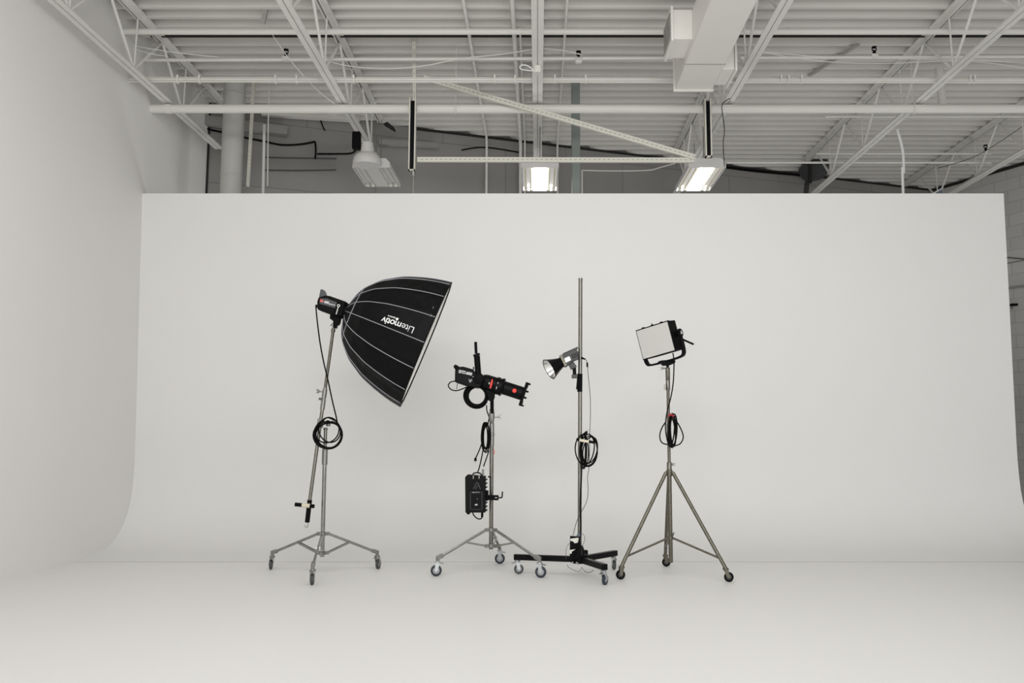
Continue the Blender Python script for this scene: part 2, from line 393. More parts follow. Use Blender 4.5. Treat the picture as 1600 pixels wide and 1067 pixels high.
def channel(u, v0, v1, w, lab, foot=None):
    Y = 9.765; a = W(u, v0, Y); b = W(u, v1, Y); t = thing('black_channel', b, lab, 'channel', 'black faced upright channels holding the strut frame')
    h = a.z - b.z; zc = (a.z + b.z) / 2; mb = MB()
    for s in (-1, 1): mb.box((a.x + s * (w / 2 - .007), Y, zc), (.014, .07, h))
    mb.box((a.x, Y + .03, zc), (w, .01, h)); mb.box((a.x, Y, b.z + .006), (w, .07, .012)); mb.build('casing', 'strut_cream', t)
    MB().box((a.x, Y - .015, zc - .008), (w - .034, .04, h - .06)).build('black_insert', 'black_satin', t, bevel=.004)
    return t, a, b
t, a, b = channel(645.5, 154, 267, .078, 'white upright channel with black insert, standing left over the cyclorama')
MB().lathe((b.x, 9.79, 4.05), (0, 0, 1), [(0, .014), (b.z - 4.05 - .06, .014), (b.z - 4.05 - .055, .026), (b.z - 4.05, .028)], 14).build('support_pole', 'cast_silver', t)
t, a, b = channel(1105, 155, 246, .075, 'white upright channel with black insert, above the right lit fixture')
MB().tube([(a.x, 9.765, a.z - .02), (a.x, 9.765, ZD)], .012, 8).build('hanger_rod', 'pipe_white', t)

tag(MB().bar(WZ(1341, 69, 5.84), WZ(1264, 118, 5.84), .05, .02).build('deck_brace', 'grille'), 'thin grey slanting brace flat under the deck right of the duct', 'brace')
slotted('slotted_strut', W(420, -8, 8.9), W(411, 37, 9.0), .045, 'short dark slotted strap at the top edge left of the second joist', 'grille')

# ================================================================== ROUND DUCT, POST
YR = 10.9
p = W(366.5, 150, YR); r = PXL(16.8, YR) 
t = thing('round_duct', (p.x, YR, 3.9), 'vertical round grey-white duct near the left end, behind the thick pipe', 'duct')
ztop = W(366, 106, YR).z; zb = 3.85
MB().lathe((p.x, YR, zb), (0, 0, 1), [(0, r), (ztop - zb, r)], 32).build('duct_body', 'round_duct', t)
for v in (150, 276): z = W(366, v, YR).z; MB().lathe((p.x, YR, z), (0, 0, 1), [(-.012, r + .002), (-.006, r + .006), (.006, r + .006), (.012, r + .002)], 32, caps=False).build('band', 'round_duct', t)
mb = MB(); a = W(328, 97, YR); b = W(404, 112, YR)
mb.ppx([(329, 98), (400, 98), (414, 116), (400, 112), (392, 104), (345, 104), (340, 112), (330, 108)], YR + .02, .5); mb.build('top_hood', 'round_duct', t)
MB().tube(catmull([(p.x, YR, 4.35), (p.x + .03, YR, 4.2), (p.x + .2, YR, 4.1), (p.x + .5, YR, 4.08)], 5), r * .97, 24).build('branch', 'round_duct', t)
yP = WZ(899, 127, ZD).y
p = W(899.5, 200, yP)
tag(MB().box((p.x, yP, ZD / 2), (PXL(13.5, yP), .12, ZD)).build('steel_post', 'post_grey', bevel=.005), 'grey-green steel post behind the cyclorama, right of the lit fixture', 'post')
tag(MB().tube([W(909.5, 266, 12.6), W(909.5, 310, 12.6)], .011, 8).build('wall_conduit', 'pipe_white'), 'thin white pipe beside the grey-green post', 'conduit')
pts = [W(909, 266, 12.6), W(960, 267, 12.6), W(1012, 266, 12.5), W(1030, 262, 12.4), W(1055, 255, 12.2)]
tag(MB().tube(catmull(pts, 6), .009, 8).build('loose_cable', 'pipe_white'), 'sagging white cable on the back wall right of the post', 'cable')

# ================================================================== HIGH BAY FIXTURES
def fixture(xc, lit, lab, y1=11.45):
    z = 4.60; y0 = 10.42; w = .46
    t = thing('high_bay_light', (xc, (y0 + y1) / 2, z), lab, 'ceiling light', 'high bay light fixtures')
    # housing: trapezoid section
    mb = MB(); sec = [(-w / 2, 0), (w / 2, 0), (w / 2, .03), (w / 2 - .05, .085), (-w / 2 + .05, .085), (-w / 2, .03)]
    for i, (ya, yb_) in enumerate([(y0, y1)]):
        vs = [(xc + a, ya, z + .012 + b) for a, b in sec] + [(xc + a, yb_, z + .012 + b) for a, b in sec]; n = 6
        mb.add(vs, [tuple(range(6)), tuple(range(6, 12))] + [(k, (k + 1) % 6, 6 + (k + 1) % 6, 6 + k) for k in range(6)])
    mb.build('housing', 'fixture_white', t)
    mb = MB()
    for s in (-1, 1): mb.box((xc + s * w / 2, (y0 + y1) / 2, z + .0), (.012, y1 - y0, .05))
    mb.box((xc, y0, z), (w, .012, .05)); mb.box((xc, y1, z), (w, .012, .05)); mb.build('rim', 'fixture_white', t)
    for s in (-1, 1):   # two reflector wings either side of the middle strip
        mb = MB(); x_in, x_out = xc + s * .085, xc + s * (w / 2 - .01); xm = (x_in + x_out) / 2
        mb.add([(x_in, y0 + .01, z - .01), (xm, y0 + .01, z + .009), (x_out, y0 + .01, z - .01), (x_in, y1 - .01, z - .01), (xm, y1 - .01, z + .009), (x_out, y1 - .01, z - .01)], [(0, 1, 4, 3), (1, 2, 5, 4)])
        mb.build('reflector', 'reflector_bounce_glow' if lit else 'fixture_white', t, smooth=False)
        for q in (-.035, .035):
            tb = MB().tube([(xm + q, y0 + .05, z - .012), (xm + q, y1 - .1, z - .012)], .009, 8).build('tube', 'label_cream' if lit else 'lamp_off', t)
            mb = MB(); mb.box((xm + q, y1 - .08, z - .02), (.045, .06, .045)); mb.build('lamp_holder', 'paper_white', t, bevel=.006)
    MB().box((xc, (y0 + y1) / 2, z - .012), (.165, y1 - y0 - .02, .02)).build('lamp_strip', 'lamp_glow' if lit else 'lamp_off', t)
    if lit: MB().box((xc, y1 - .05, z - .008), (w - .03, .07, .02)).build('end_glow', 'lamp_glow', t)
    mb = MB()
    for yy in (y0 + .2, y1 - .2): mb.tube([(xc, yy, z + .09), (xc, yy, ZB)], .006, 6)
    mb.build('hanger', 'cast_silver', t)
    return t
fixture(.03, True, 'lit high bay light fixture hanging in the middle, over the cyclorama')
fixture(2.12, True, 'lit high bay light fixture hanging at the right below the black channel')
t = fixture(-2.08, False, 'unlit white high bay fixture hanging at the left with rounded end housing', 11.25)
MB().lathe((-2.12, 10.36, 4.62), (0, 0, 1), [(-.04, .17), (0, .18), (.06, .165), (.10, .13), (.12, .085), (.25, .07), (.26, .0)], 24).build('end_dome', 'fixture_white', t)
MB().box((-2.27, 10.42, 4.92), (.10, .1, .22)).build('ballast', 'black_plastic', t, bevel=.01)
mb = MB()
mb.ppx([(558, 214), (566, 211), (573, 214), (575, 230), (560, 231)], 10.3, .08)

# dark unit and wires by the far wall
t = thing('dark_ceiling_unit', W(1265, 300, 14.3), 'dark mechanical unit against the back wall at the fifth joist', 'equipment')
MB().ppx([(1256, 250), (1284, 247), (1290, 262), (1288, 276), (1268, 280), (1258, 274), (1252, 262)], 14.35, .4).build('casing', 'dark_grey_plastic', t, bevel=.01)
MB().ppx([(1263, 248), (1268, 248), (1268, 286), (1263, 286)], 14.12, .05).build('centre_bar', 'near_black', t)
MB().ppx([(1258, 284), (1264, 284), (1262, 306), (1256, 306)], 14.25, .08).build('drop_leg', 'graphite_metal', t)
p0 = WZ(1402, 202, 5.15)
tag(MB().tube(catmull([p0, W(1408, 224, p0.y), W(1411, 240, p0.y), W(1412, 270, p0.y), W(1411.5, 310, p0.y), V((W(1411, 310, p0.y).x, p0.y, 0.02))], 6), .017, 10).build('white_hose', 'print_white'), 'bright white hose hanging down behind the cyclorama at right', 'hose')
tag(MB().tube([WZ(1467, 106, 5.7), WZ(1473, 165, 5.2)], .05, 14).build('vent_pipe', 'pipe_white'), 'short white vertical pipe behind the fifth joist', 'pipe')
Yd = 11.5
t = thing('tilted_board', W(1463, 306, Yd), 'dark blue-grey tilted board corner peeking over the cyclorama at right', 'board')
MB().ppx([(1450, 307), (1471, 295), (1472, 308), (1478, 832), (1456, 832)], Yd, .03).build('board', 'tape_blue', t)
MB().ppx([(1449, 307.5), (1471, 294), (1471.5, 295), (1451, 308)], Yd - .02, .02).build('edge', 'print_white', t)
def wire(name, pts, r, m, lab, cat='wire', sub=6):
    tag(MB().tube(catmull(pts, sub), r, 6).build(name, m), lab, cat)
Y = 9.4
wire('black_wire', [V((2.27, 9.7, 5.19)), W(1128.5, 163, 9.7), W(1130, 185, 9.75), W(1132, 205, 9.75), W(1130, 222, 9.75), W(1131, 245, 9.75), W(1132, 260, 9.75)], .005, 'black_cable', 'thin black wire dropping from the fourth joist by the right fixture')
wire('black_cable_run', [on_wall(1132, 262), on_wall(1180, 268), on_wall(1240, 273.5), on_wall(1256, 276)], .02, 'black_cable', 'black cable along the wall top, right of the right fixture', 'cable')
wire('black_cable_run', [on_wall(1310, 275), on_wall(1360, 276), on_wall(1410, 277)], .014, 'black_cable', 'black cable along the wall top at far right', 'cable')
wire('black_wire', [W(1600, 196, 11.6), W(1560, 223, 11.8), W(1520, 246, 12), W(1465, 263, 12.2)], .004, 'black_cable', 'thin black wire slanting down at far right ceiling')
wire('white_wire', [W(392, -6, 9), W(420, 45, 9.2), W(452, 92, 9.4), W(490, 135, 9.6), W(523, 163, 9.8)], .005, 'pipe_white', 'thin white wire slanting to the second joist')
wire('white_cable', [W(503, 93, 9.5), W(545, 103, 9.5), W(600, 107.5, 9.5), W(660, 103, 9.5), W(725, 91, 9.5), W(790, 84, 9.5), W(832, 77, 9.5)], .006, 'pipe_white', 'white cable sagging between the second and middle joists', 'cable')
wire('white_cable', [W(850, 76, 9.4), W(880, 79, 9.4), W(910, 86, 9.4)], .005, 'pipe_white', 'short white cable right of the middle joist', 'cable')
wire('white_cable', [W(812, 104, 7.9), W(816, 101.5, 7.9), W(825, 103, 7.9), W(833, 110, 7.9), W(824, 110, 7.9), W(814, 108, 7.9), W(812, 104, 7.9)], .004, 'print_white', 'white cable loop left of the middle joist', 'cable')
p = WZ(840, 108, 5.15)
tag(MB().lathe((0.0, WZ(840, 108, 5.15).y, 5.10), (0, 0, 1), [(0, .05), (.05, .05), (.079, .045)], 16).build('cable_gland', 'pipe_white'), 'small white round fitting under the middle joist', 'fitting')
wire('white_cable', [W(1190, 81, 9.2), W(1240, 90, 9.3), W(1300, 97, 9.4), W(1370, 99, 9.5), W(1440, 97, 9.5), W(1490, 94, 9.5), W(1550, 99, 9.5), W(1605, 107, 9.5)], .005, 'pipe_white', 'white cable sagging from the fourth joist to the right edge', 'cable')
wire('white_cable', [W(1190, 81, 9.0), W(1260, 87, 9.1), W(1330, 91, 9.2), W(1420, 92, 9.3), W(1530, 94, 9.3), W(1605, 99, 9.3)], .004, 'pipe_white', 'upper white cable between fourth joist and right edge', 'cable')
wire('white_cable', [W(208, 71, 9.3), W(240, 77, 9.3), W(290, 84, 9.4), W(340, 89, 9.5)], .004, 'print_white', 'thin white wire near the left wall above the sprinkler pipe', 'cable')
wire('white_cable', [W(208, 76, 9.3), W(235, 84, 9.3), W(262, 88, 9.4)], .004, 'print_white', 'lower thin white wire near the left wall', 'cable')
wire('black_cable_run', [on_wall(322, 203, .05), on_wall(350, 209, .05), on_wall(384, 217, .05), on_wall(410, 222, .05), on_wall(440, 228, .05), on_wall(470, 227, .05), on_wall(492, 223, .05)], .014, 'black_cable', 'black cable sagging on the back wall behind the round duct', 'cable')
wire('black_cable_run', [on_wall(492, 223, .05), on_wall(493, 236, .05), on_wall(492, 250, .05)], .013, 'black_cable', 'short black vertical cable on back wall left of unlit fixture', 'cable')
wire('black_cable_run', [on_wall(495, 242, .05), on_wall(525, 242, .05), on_wall(548, 241, .05), on_wall(558, 234, .05)], .013, 'black_cable', 'black cable running into the unlit fixture', 'cable')
wire('black_cable_run', [on_wall(720, 236, .05), on_wall(745, 232, .05), on_wall(770, 233, .05), on_wall(812, 240, .05)], .011, 'black_cable', 'black cable on the wall left of the middle fixture', 'cable')
wire('black_cable_run', [on_wall(410, 247, .04), on_wall(450, 248, .04), on_wall(525, 249, .04)], .010, 'dark_grey_plastic', 'dark thin pipe line on back wall below the sagging cable', 'cable')
wire('black_cable_run', [on_wall(413, 267, .04), on_wall(470, 267.5, .04), on_wall(525, 266.5, .04)], .010, 'dark_grey_plastic', 'lowest dark horizontal line on back wall near the round duct', 'cable')
wire('black_cable_run', [on_wall(500, 188, .05), on_wall(503, 197, .05), on_wall(507, 206, .05)], .010, 'black_cable', 'short black slanting cable high on wall above unlit fixture', 'cable')
# pale ledge / beams on far wall
tag(MB().bar(on_wall(318, 192, .1), on_wall(448, 209, .1), .1, .13).build('wall_beam', 'far_wall'), 'pale beam on the back wall passing behind the round duct', 'beam')
tag(MB().bar(on_wall(408, 180, .1), on_wall(560, 189, .1), .12, .09).build('wall_beam', 'deck_white'), 'pale beam under the deck left of the second joist', 'beam')
tag(MB().bar(on_wall(595, 189, .1), on_wall(678, 198, .1), .12, .09).build('wall_beam', 'deck_white'), 'pale beam under the deck right of the second joist', 'beam')
tag(MB().bar(on_wall(590, 226, .1), on_wall(682, 231, .1), .08, .08).build('wall_beam', 'far_wall'), 'short pale beam on the wall right of the unlit fixture', 'beam')
tag(MB().ppx([(600, 195), (612, 202), (618, 205), (617, 201), (606, 192)], 11.9, .1).build('dark_bracket', 'near_black'), 'small black bracket at the wall top right of the second joist', 'bracket')
# right wall pipes seen past the cyclorama edge
def on_right(u, v, off=.05):
    a, b, c = ray(u, v); d = (A3 - A1).normalized(); nx, ny = -d.y, d.x
    k = (nx * A1.x + ny * A1.y) / (nx * a + ny * b); p = V((a * k, b * k, H + c * k)); return p - V((nx, ny, 0)) * off
for (ua, va, ub, vb, r, lab) in ((1560, 401, 1612, 406, .008, 'thin dark cable on right wall, upper of two past the cyclorama edge'), (1560, 415, 1612, 405, .005, 'thin dark wire crossing just below the upper cable on right wall'), (1560, 453, 1612, 446, .016, 'grey pipe on right wall past the cyclorama edge')):
    tag(MB().tube([on_right(ua, va), on_right(ub, vb)], r, 8).build('wall_cable', 'dark_grey_plastic' if r < .01 else 'grille'), lab, 'cable')
t = thing('wall_outlet', on_right(1585, 480), 'small dark outlet with hanging wires on the right wall', 'outlet')
MB().box(on_right(1587, 476.5), (.1, .07, .035)).build('outlet_box', 'black_plastic', t)
mb = MB(); mb.tube([on_right(1580, 477), on_right(1579, 486)], .006, 6); mb.tube([on_right(1584, 477), on_right(1584, 483)], .006, 6); mb.build('loose_wire', 'black_cable', t)

# ================================================================== CASTERS AND STANDS
def caster(root, top, foot, roll, tyre='tyre_grey', metal='cast_silver', r=.047, w=.026, hub='hub_grey', brake=True, zinc=None):
    """top: stem start point; foot: floor contact; roll: rolling direction (deg)"""
    top = V(top); foot = V((foot[0], foot[1], 0)); a = math.radians(roll); d = V((math.cos(a), math.sin(a), 0)); ax = V((-d.y, d.x, 0))
    c = foot + V((0, 0, r + .001)); zt = 2 * r + .022
    cp = V((top.x, top.y, zt))
    mb = MB(); mb.tube([top, cp], .013, 10); mb.lathe(cp + V((0, 0, -.004)), (0, 0, 1), [(0, .026), (.008, .028), (.016, .022)], 16)
    for s in (-1, 1):
        o_ = ax * s * (w / 2 + .005)
        poly = [cp - d * .02 + o_, cp + d * .02 + o_, c + d * .014 + o_, c - V((0, 0, .012)) + o_, c - d * .014 + o_]
        mb.prism(poly, ax * .004)
    mb.box(cp - V((0, 0, .004)), (.0, .0, .0)) if False else None
    mb.prism([cp - d * .022 - ax * (w / 2 + .006), cp + d * .022 - ax * (w / 2 + .006), cp + d * .022 + ax * (w / 2 + .006), cp - d * .022 + ax * (w / 2 + .006)], (0, 0, .006))
    o = mb.build('caster', zinc or metal, root)
    MB().lathe(c - ax * w / 2, ax, [(0, r * .62), (.0, r * .86), (.003, r * .97), (w * .3, r), (w * .7, r), (w - .003, r * .97), (w, r * .86), (w, r * .62)], 28, caps=False).build('tyre', tyre, o)
    MB().lathe(c - ax * (w / 2 - .001), ax, [(0, .0), (0, r * .25), (.002, r * .28), (.004, r * .62), (w - .006, r * .62), (w - .004, r * .28), (w - .002, 0)], 24, caps=False).build('wheel_hub', hub, o)
    if brake:
        mb = MB(); mb.prism([cp - d * .02 + V((0, 0, -.006)) - ax * .012, cp - d * .055 + V((0, 0, -.012)) - ax * .016, cp - d * .055 + V((0, 0, -.012)) + ax * .016, cp - d * .02 + V((0, 0, -.006)) + ax * .012], (0, 0, .006))
        mb.build('brake_pedal', metal, o)
def knob(root, p, d, L=.03, wing=.022, m='cast_silver', name='knob'):
    p = V(p); d = V(d).normalized(); up = V((0, 0, 1)) if abs(d.z) < .9 else V((1, 0, 0))
    mb = MB(); mb.tube([p, p + d * L], .006, 8); mb.tube([p + d * (L - .002), p + d * (L + .012)], .011, 12)
    c = p + d * (L + .008)
    mb.prism([c - up * .010, c - up * wing + d * .004, c - up * (wing - .003) + d * .026, c + d * .014, c + up * (wing - .003) + d * .026, c + up * wing + d * .004, c + up * .010], (0, .012, 0) if abs(d.y) < .5 else (.012, 0, 0))
    return mb.build(name, m, root)
def collar(root, x, y, z0, z1, r, m='cast_silver', name='collar'):
    return MB().lathe((x, y, z0), (0, 0, 1), [(0, r * .86), (.004, r), (z1 - z0 - .004, r), (z1 - z0, r * .86)], 20).build(name, m, root)
def polez(v, Y, u=840): return W(u, v, Y).z
def roller_base(root, cx, cy, feet, zu, zl, zf, rolls, mast_r, m='chrome', **k):
    """folding three-leg base: legs from the upper collar, braces from the lower one"""
    C0 = V((cx, cy, 0))
    for nm, z in (('leg_collar', zu), ('brace_collar', zl)):
        mb = MB(); mb.lathe((cx, cy, z - .018), (0, 0, 1), [(0, mast_r + .004), (.004, mast_r + .010), (.032, mast_r + .010), (.036, mast_r + .004)], 18)
        for f in feet:
            d = (V((f[0], f[1], 0)) - C0).normalized(); mb.bar(C0 + d * mast_r + V((0, 0, z)), C0 + d * (mast_r + .04) + V((0, 0, z)), .030, .03)
            mb.tube([C0 + d * (mast_r + .03) + V((0, 0, z)) + V((-d.y, d.x, 0)) * s for s in (-.022, .022)], .006, 8)
        mb.build(nm, 'cast_silver', root)
    for f, rl in zip(feet, rolls):
        fv = V((f[0], f[1], 0)); d = (fv - C0).normalized(); side = V((-d.y, d.x, 0)); L = (fv - C0).length
        a = C0 + d * (mast_r + .03) + V((0, 0, zu)); b = C0 + d * (L - .035) + V((0, 0, zf + .012))
        MB().bar(a, b, .020, .024).build('leg', m, root, bevel=.004)
        mid = a.lerp(b, .46); e = C0 + d * (mast_r + .03) + V((0, 0, zl))
        mb = MB()
        for s in (-1, 1): mb.bar(e + side * s * .014, mid + side * s * .014, .005, .016)
        mb.build('brace', m, root)
        sh = MB(); sh.bar(b - (b - a).normalized() * .03, b + d * .03 - V((0, 0, .008)), .032, .036); sh.lathe(C0 + d * (L - .012) + V((0, 0, zf - .03)), (0, 0, 1), [(0, .015), (.045, .017)], 12)
        sh.build('caster_socket', 'cast_silver', root, bevel=.003)
        caster(root, C0 + d * (L - .012) + V((0, 0, zf - .02)), (f[0], f[1]), rl, **k)

# ---------------------------------------------------------------- stand 1: roller stand with boom arm
cx, cy = -1.958, 7.96
S1 = thing('boom_light_stand', (cx, cy, 0), 'chrome rolling stand with slanted boom arm holding the large softbox', 'light stand')
feet = [(-2.50, 8.22), (-1.50, 8.25), (-1.895, 7.385)]
roller_base(S1, cx, cy, feet, polez(834, cy), polez(864, cy), .150, [100, 80, 95], .019, brake=True)
z = lambda v: polez(v, cy)
MB().lathe((cx, cy, z(870)), (0, 0, 1), [(0, .017), (.01, .019), (z(726) - z(870), .019)], 20).build('mast', 'chrome', S1)
collar(S1, cx, cy, z(726), z(701), .026)
MB().lathe((cx, cy, z(702)), (0, 0, 1), [(0, .016), (z(668) - z(702), .016)], 16).build('mast_extension', 'dull_metal', S1)
collar(S1, cx, cy, z(672), z(669), .022)
# pivot that joins the boom to the mast
yb = cy - .045
pv = W(513, 661, cy)
mb = MB(); mb.lathe(pv + V((0, 0, -.03)), (0, 0, 1), [(0, .02), (.05, .024), (.07, .012)], 16)
bo = lambda v: W(483.5 + (785 - v) * (523.5 - 483.5) / 290.0, v, yb)
mb.bar(bo(668), bo(654), .05, .05); mb.tube([pv, bo(661)], .013, 10); mb.build('boom_pivot', 'cast_silver', S1, bevel=.004)
MB().tube([bo(785), bo(638)], .0165, 16).build('boom_lower_tube', 'dull_metal', S1)
o = MB().tube([bo(640), bo(624)], .022, 16).tube([bo(622), bo(608)], .022, 16).tube([bo(640), bo(606)], .018, 16).build('boom_clamp', 'cast_silver', S1)
knob(S1, bo(612) + V((-.018, 0, 0)), (-1, 0, .1), L=.028, wing=.02)
knob(S1, bo(624) + V((-.016, 0, 0)), (-.3, -1, .1), L=.018, wing=.012)
MB().tube([bo(608), bo(512)], .0145, 16).tube([bo(519), bo(514)], .019, 16).build('boom_upper_tube', 'worn_steel', S1)
MB().tube([bo(514), bo(500)], .0095, 12).build('spigot', 'chrome', S1)
# grip handle with cross piece and hook
a, b = W(484, 781, yb), W(480, 816, yb)
o = MB().tube([a, b], .0215, 16).build('foam_grip', 'black_rubber', S1)
c0, c1 = W(461, 788, yb - .03), W(491, 791, yb - .03)
o2 = MB().tube([c0, c1], .0175, 16).build('cross_grip', 'black_rubber', S1)
MB().tube([c0.lerp(c1, .37), c0.lerp(c1, .78)], .0188, 16).build('cream_label', 'label_cream', o2)
hk = catmull([W(480, 816, yb), W(481, 819, yb), W(481, 822, yb), W(478.5, 824, yb), W(476, 822, yb), W(475.5, 820, yb)], 5)
MB().tube(hk, .004, 8).build('hook', 'cast_silver', S1)

# ---------------------------------------------------------------- softbox
yS = 7.93
ex, ez_, n_ = None, None, None
axis2 = V((.926, 0, -.372)); nS = V((.926, .128, -.372)).normalized()
base = W(541.5, 487, yS); Rs = .632
Sx = nS; Sa = V((0, 1, 0)); Sa = (Sa - nS * Sa.dot(nS)).normalized(); Sb = Sa.cross(nS).normalized()
if Sb.z < 0: Sb = -Sb
PR = [(0, .12), (.02, .2), (.06, .32), (.12, .435), (.2, .53), (.3, .63), (.42, .71), (.57, .80), (.75, .872), (.93, .93), (1.1, .972), (1.26, 1.0)]
def prad(s):
    for (a, ra), (b, rb) in zip(PR, PR[1:]):
        if s <= b: return ra + (rb - ra) * (s - a) / (b - a)
    return 1.0
PRs = []
for i in range(len(PR) - 1):
    for k in range(3): s_ = PR[i][0] + (PR[i + 1][0] - PR[i][0]) * k / 3; PRs.append(s_)
PRs.append(PR[-1][0])
cm = catmull([(a, b, 0) for a, b in PR], 4)
def prad2(s):
    for p, q in zip(cm, cm[1:]):
        if s <= q.x: return p.y + (q.y - p.y) * (s - p.x) / max(1e-9, q.x - p.x)
    return cm[-1].y
NR = 16; PH0 = math.radians(-2)
def SB(s, phi, off=0, sag=True):
    """softbox skin: straight-ish panels between 16 ribs, a little slack"""
    r = prad2(s); seg = 2 * PI / NR; q = ((phi - PH0) % seg) - seg / 2
    k = math.cos(seg / 2) / math.cos(q)
    rr = r * Rs * (k * (1 - .012 * math.cos(q / seg * PI)) if sag else 1) + off
    return base + nS * (s * Rs) + (Sa * -math.cos(phi) + Sb * math.sin(phi)) * rr
SBX = thing('softbox', base, 'large black deep octagonal softbox with grey piping on the boom arm', 'softbox')
mb = MB(); NP = NR * 4; rows = [p.x for p in cm]
vs = [SB(s, PH0 + 2 * PI * k / NP) for s in rows for k in range(NP)]
fs = [(i * NP + k, i * NP + (k + 1) % NP, (i + 1) * NP + (k + 1) % NP, (i + 1) * NP + k) for i in range(len(rows) - 1) for k in range(NP)]
mb.add(vs, fs); shell = mb.build('shell', 'black_fabric', SBX)
for k in range(NR):
    phi = PH0 + 2 * PI * k / NR
    MB().tube([SB(s, phi, .002, False) for s in rows[2:]], .0035, 6).build('rib_piping', 'piping_grey', SBX)
MB().tube([SB(.12, PH0 + 2 * PI * k / NP, .003) for k in range(NP)], .0035, 6, closed=True).build('ring_piping', 'piping_grey', SBX)
# inside lining and recessed diffuser, black hem
vs = [SB(s, PH0 + 2 * PI * k / NP, -.012) for s in (1.02, 1.25) for k in range(NP)]
MB().add(vs, [(k, (k + 1) % NP, NP + (k + 1) % NP, NP + k) for k in range(NP)]).build('lining', 'inner_white', SBX)
vs = [SB(1.215, PH0 + 2 * PI * k / NP, -.014) for k in range(NP)] + [base + nS * 1.215 * Rs]
MB().add(vs, [(k, (k + 1) % NP, NP) for k in range(NP)]).build('diffuser', 'inner_white', SBX)
MB().tube([SB(1.26, PH0 + 2 * PI * k / NP, -.002) for k in range(NP)], .007, 8, closed=True).build('hem', 'black_fabric', SBX)
MB().lathe(base - nS * .03, nS, [(0, .06), (.0, .075), (.035, .08), (.04, .06)], 28).build('speed_ring', 'black_plastic', SBX)
# lettering follows the panel; it stands on its head in the picture
phT = PH0 + 2 * PI * .5 / NR * 0 + math.radians(11.25)
def onbox(px, py):
    """pixel on the box's side -> (s, phi) on the skin (front half)"""
    best = None
    def prj(p):
        z_ = p - V((0, 0, H)); d = z_.y * CT + z_.z * ST; b_ = (-z_.y * ST + z_.z * CT) / d; return CX + F * z_.x / d, CY - F * b_
    s, ph = .8, math.radians(10)
    for _ in range(12):
        a = prj(SB(s, ph)); ds = prj(SB(s + .01, ph)); dp = prj(SB(s, ph + .01))
        j = [[(ds[0] - a[0]) / .01, (dp[0] - a[0]) / .01], [(ds[1] - a[1]) / .01, (dp[1] - a[1]) / .01]]
        det = j[0][0] * j[1][1] - j[0][1] * j[1][0]; ex_, ey_ = px - a[0], py - a[1]
        s += (ex_ * j[1][1] - ey_ * j[0][1]) / det; ph += (j[0][0] * ey_ - j[1][0] * ex_) / det
        s = min(1.2, max(.1, s)); ph = min(1.4, max(-1.4, ph))
    return s, ph
s0, p0 = onbox(649, 512); s1, p1 = onbox(596.5, 494)
Lp = (SB(s0, p0) - SB(s1, p1)).length
def boxtext(tx, ty):
    k = tx / Lp; s = s0 + (s1 - s0) * k; ph = p0 + (p1 - p0) * k - ty / (prad2(s) * Rs)
    s -= ty * .12 / Rs * 0
    return SB(s, ph, .006)
_, w1 = text('lettering', 'Lite', shell, boxtext, .088, 'print_white', bold=-.0006, spacing=.95, fine=.02)
text('lettering', 'motiv', shell, boxtext, .088, 'print_white', bold=.0012, fine=.02, spacing=.93, xoff=w1 + .004)
text('small_lettering', 'aputure', shell, lambda x_, y_: boxtext(x_ + .205, y_ - .028), .024, 'print_white', bold=.0004, fine=.02)
vs = [boxtext(a_, b_) for a_, b_ in ((.176, -.03), (.198, -.03), (.198, -.008), (.176, -.008))]
MB().add(vs, [(0, 1, 2, 3)]).build('small_mark', 'print_white', shell)
for (pu, pvv) in ((676, 481), (673, 493)):
    s_, ph_ = onbox(pu, pvv); c_ = SB(s_, ph_, .006)
    MB().tube([SB(s_, ph_ - .02, .006), SB(s_ + .01, ph_, .008), SB(s_, ph_ + .02, .006)], .002, 6).build('fabric_loop', 'print_grey', shell)

# ---------------------------------------------------------------- lamp head for the softbox
Z13 = lambda x, y: (485 + x / 13.34, 440 + y / 13.34)
yL = 7.93
L1 = thing('studio_lamp', W(524, 500, yL), 'black studio lamp head with red label plugged into the softbox', 'lamp')
pc = lambda pts: [Z13(*p) for p in pts]
o = MB().ppx(pc([(175, 440), (200, 350), (350, 310), (430, 318), (780, 440), (745, 560), (700, 720), (600, 740), (430, 690), (180, 600)]), yL, .14).build('body', 'black_satin', L1, bevel=.012)
MB().ppx(pc([(205, 345), (235, 178), (285, 178), (300, 200), (335, 300), (345, 340)]), yL, .10).build('rear_handle', 'dark_grey_plastic', L1, bevel=.004)
MB().ppx(pc([(203, 350), (345, 352), (570, 440), (600, 445), (595, 470), (540, 560), (190, 460)]), yL - .0715, .006).build('side_stripe', 'dark_grey_plastic', o, bevel=.001)
MB().ppx(pc([(205, 365), (270, 385), (262, 435), (195, 415)]), yL - .078, .004).build('red_label', 'red_plastic', o)
text('lettering', '600', o, flat(*Z13(282, 440), yL - .079, -14), .030, 'print_white', bold=.001)
text('lettering', 'aputure', o, flat(*Z13(385, 470), yL - .079, -14), .0185, 'print_white', bold=.0004)
text('lettering', 'LS', o, flat(*Z13(212, 415), yL - .082, -14), .022, 'print_white')
MB().ppx(pc([(600, 440), (780, 440), (745, 560), (700, 740), (560, 730), (520, 660), (560, 560)]), yL, .165).build('front_mount', 'black_plastic', L1, bevel=.006)
y_ = yL - .088
a, b = W(*Z13(588, 502), y_), W(*Z13(538, 680), y_)
mb = MB(); mb.tube([a.lerp(b, .15), b], .0045, 8); mb.tube([a + V((.011 * math.cos(q), 0, .011 * math.sin(q))) for q in [2 * PI * k / 16 for k in range(16)]], .0035, 6, closed=True)
mb.build('lever', 'print_white', L1)
MB().ppx(pc([(430, 690), (640, 740), (615, 860), (590, 910), (560, 905), (540, 975), (495, 970), (490, 830), (415, 775)]), yL, .07).build('yoke_mount', 'black_plastic', L1, bevel=.004)
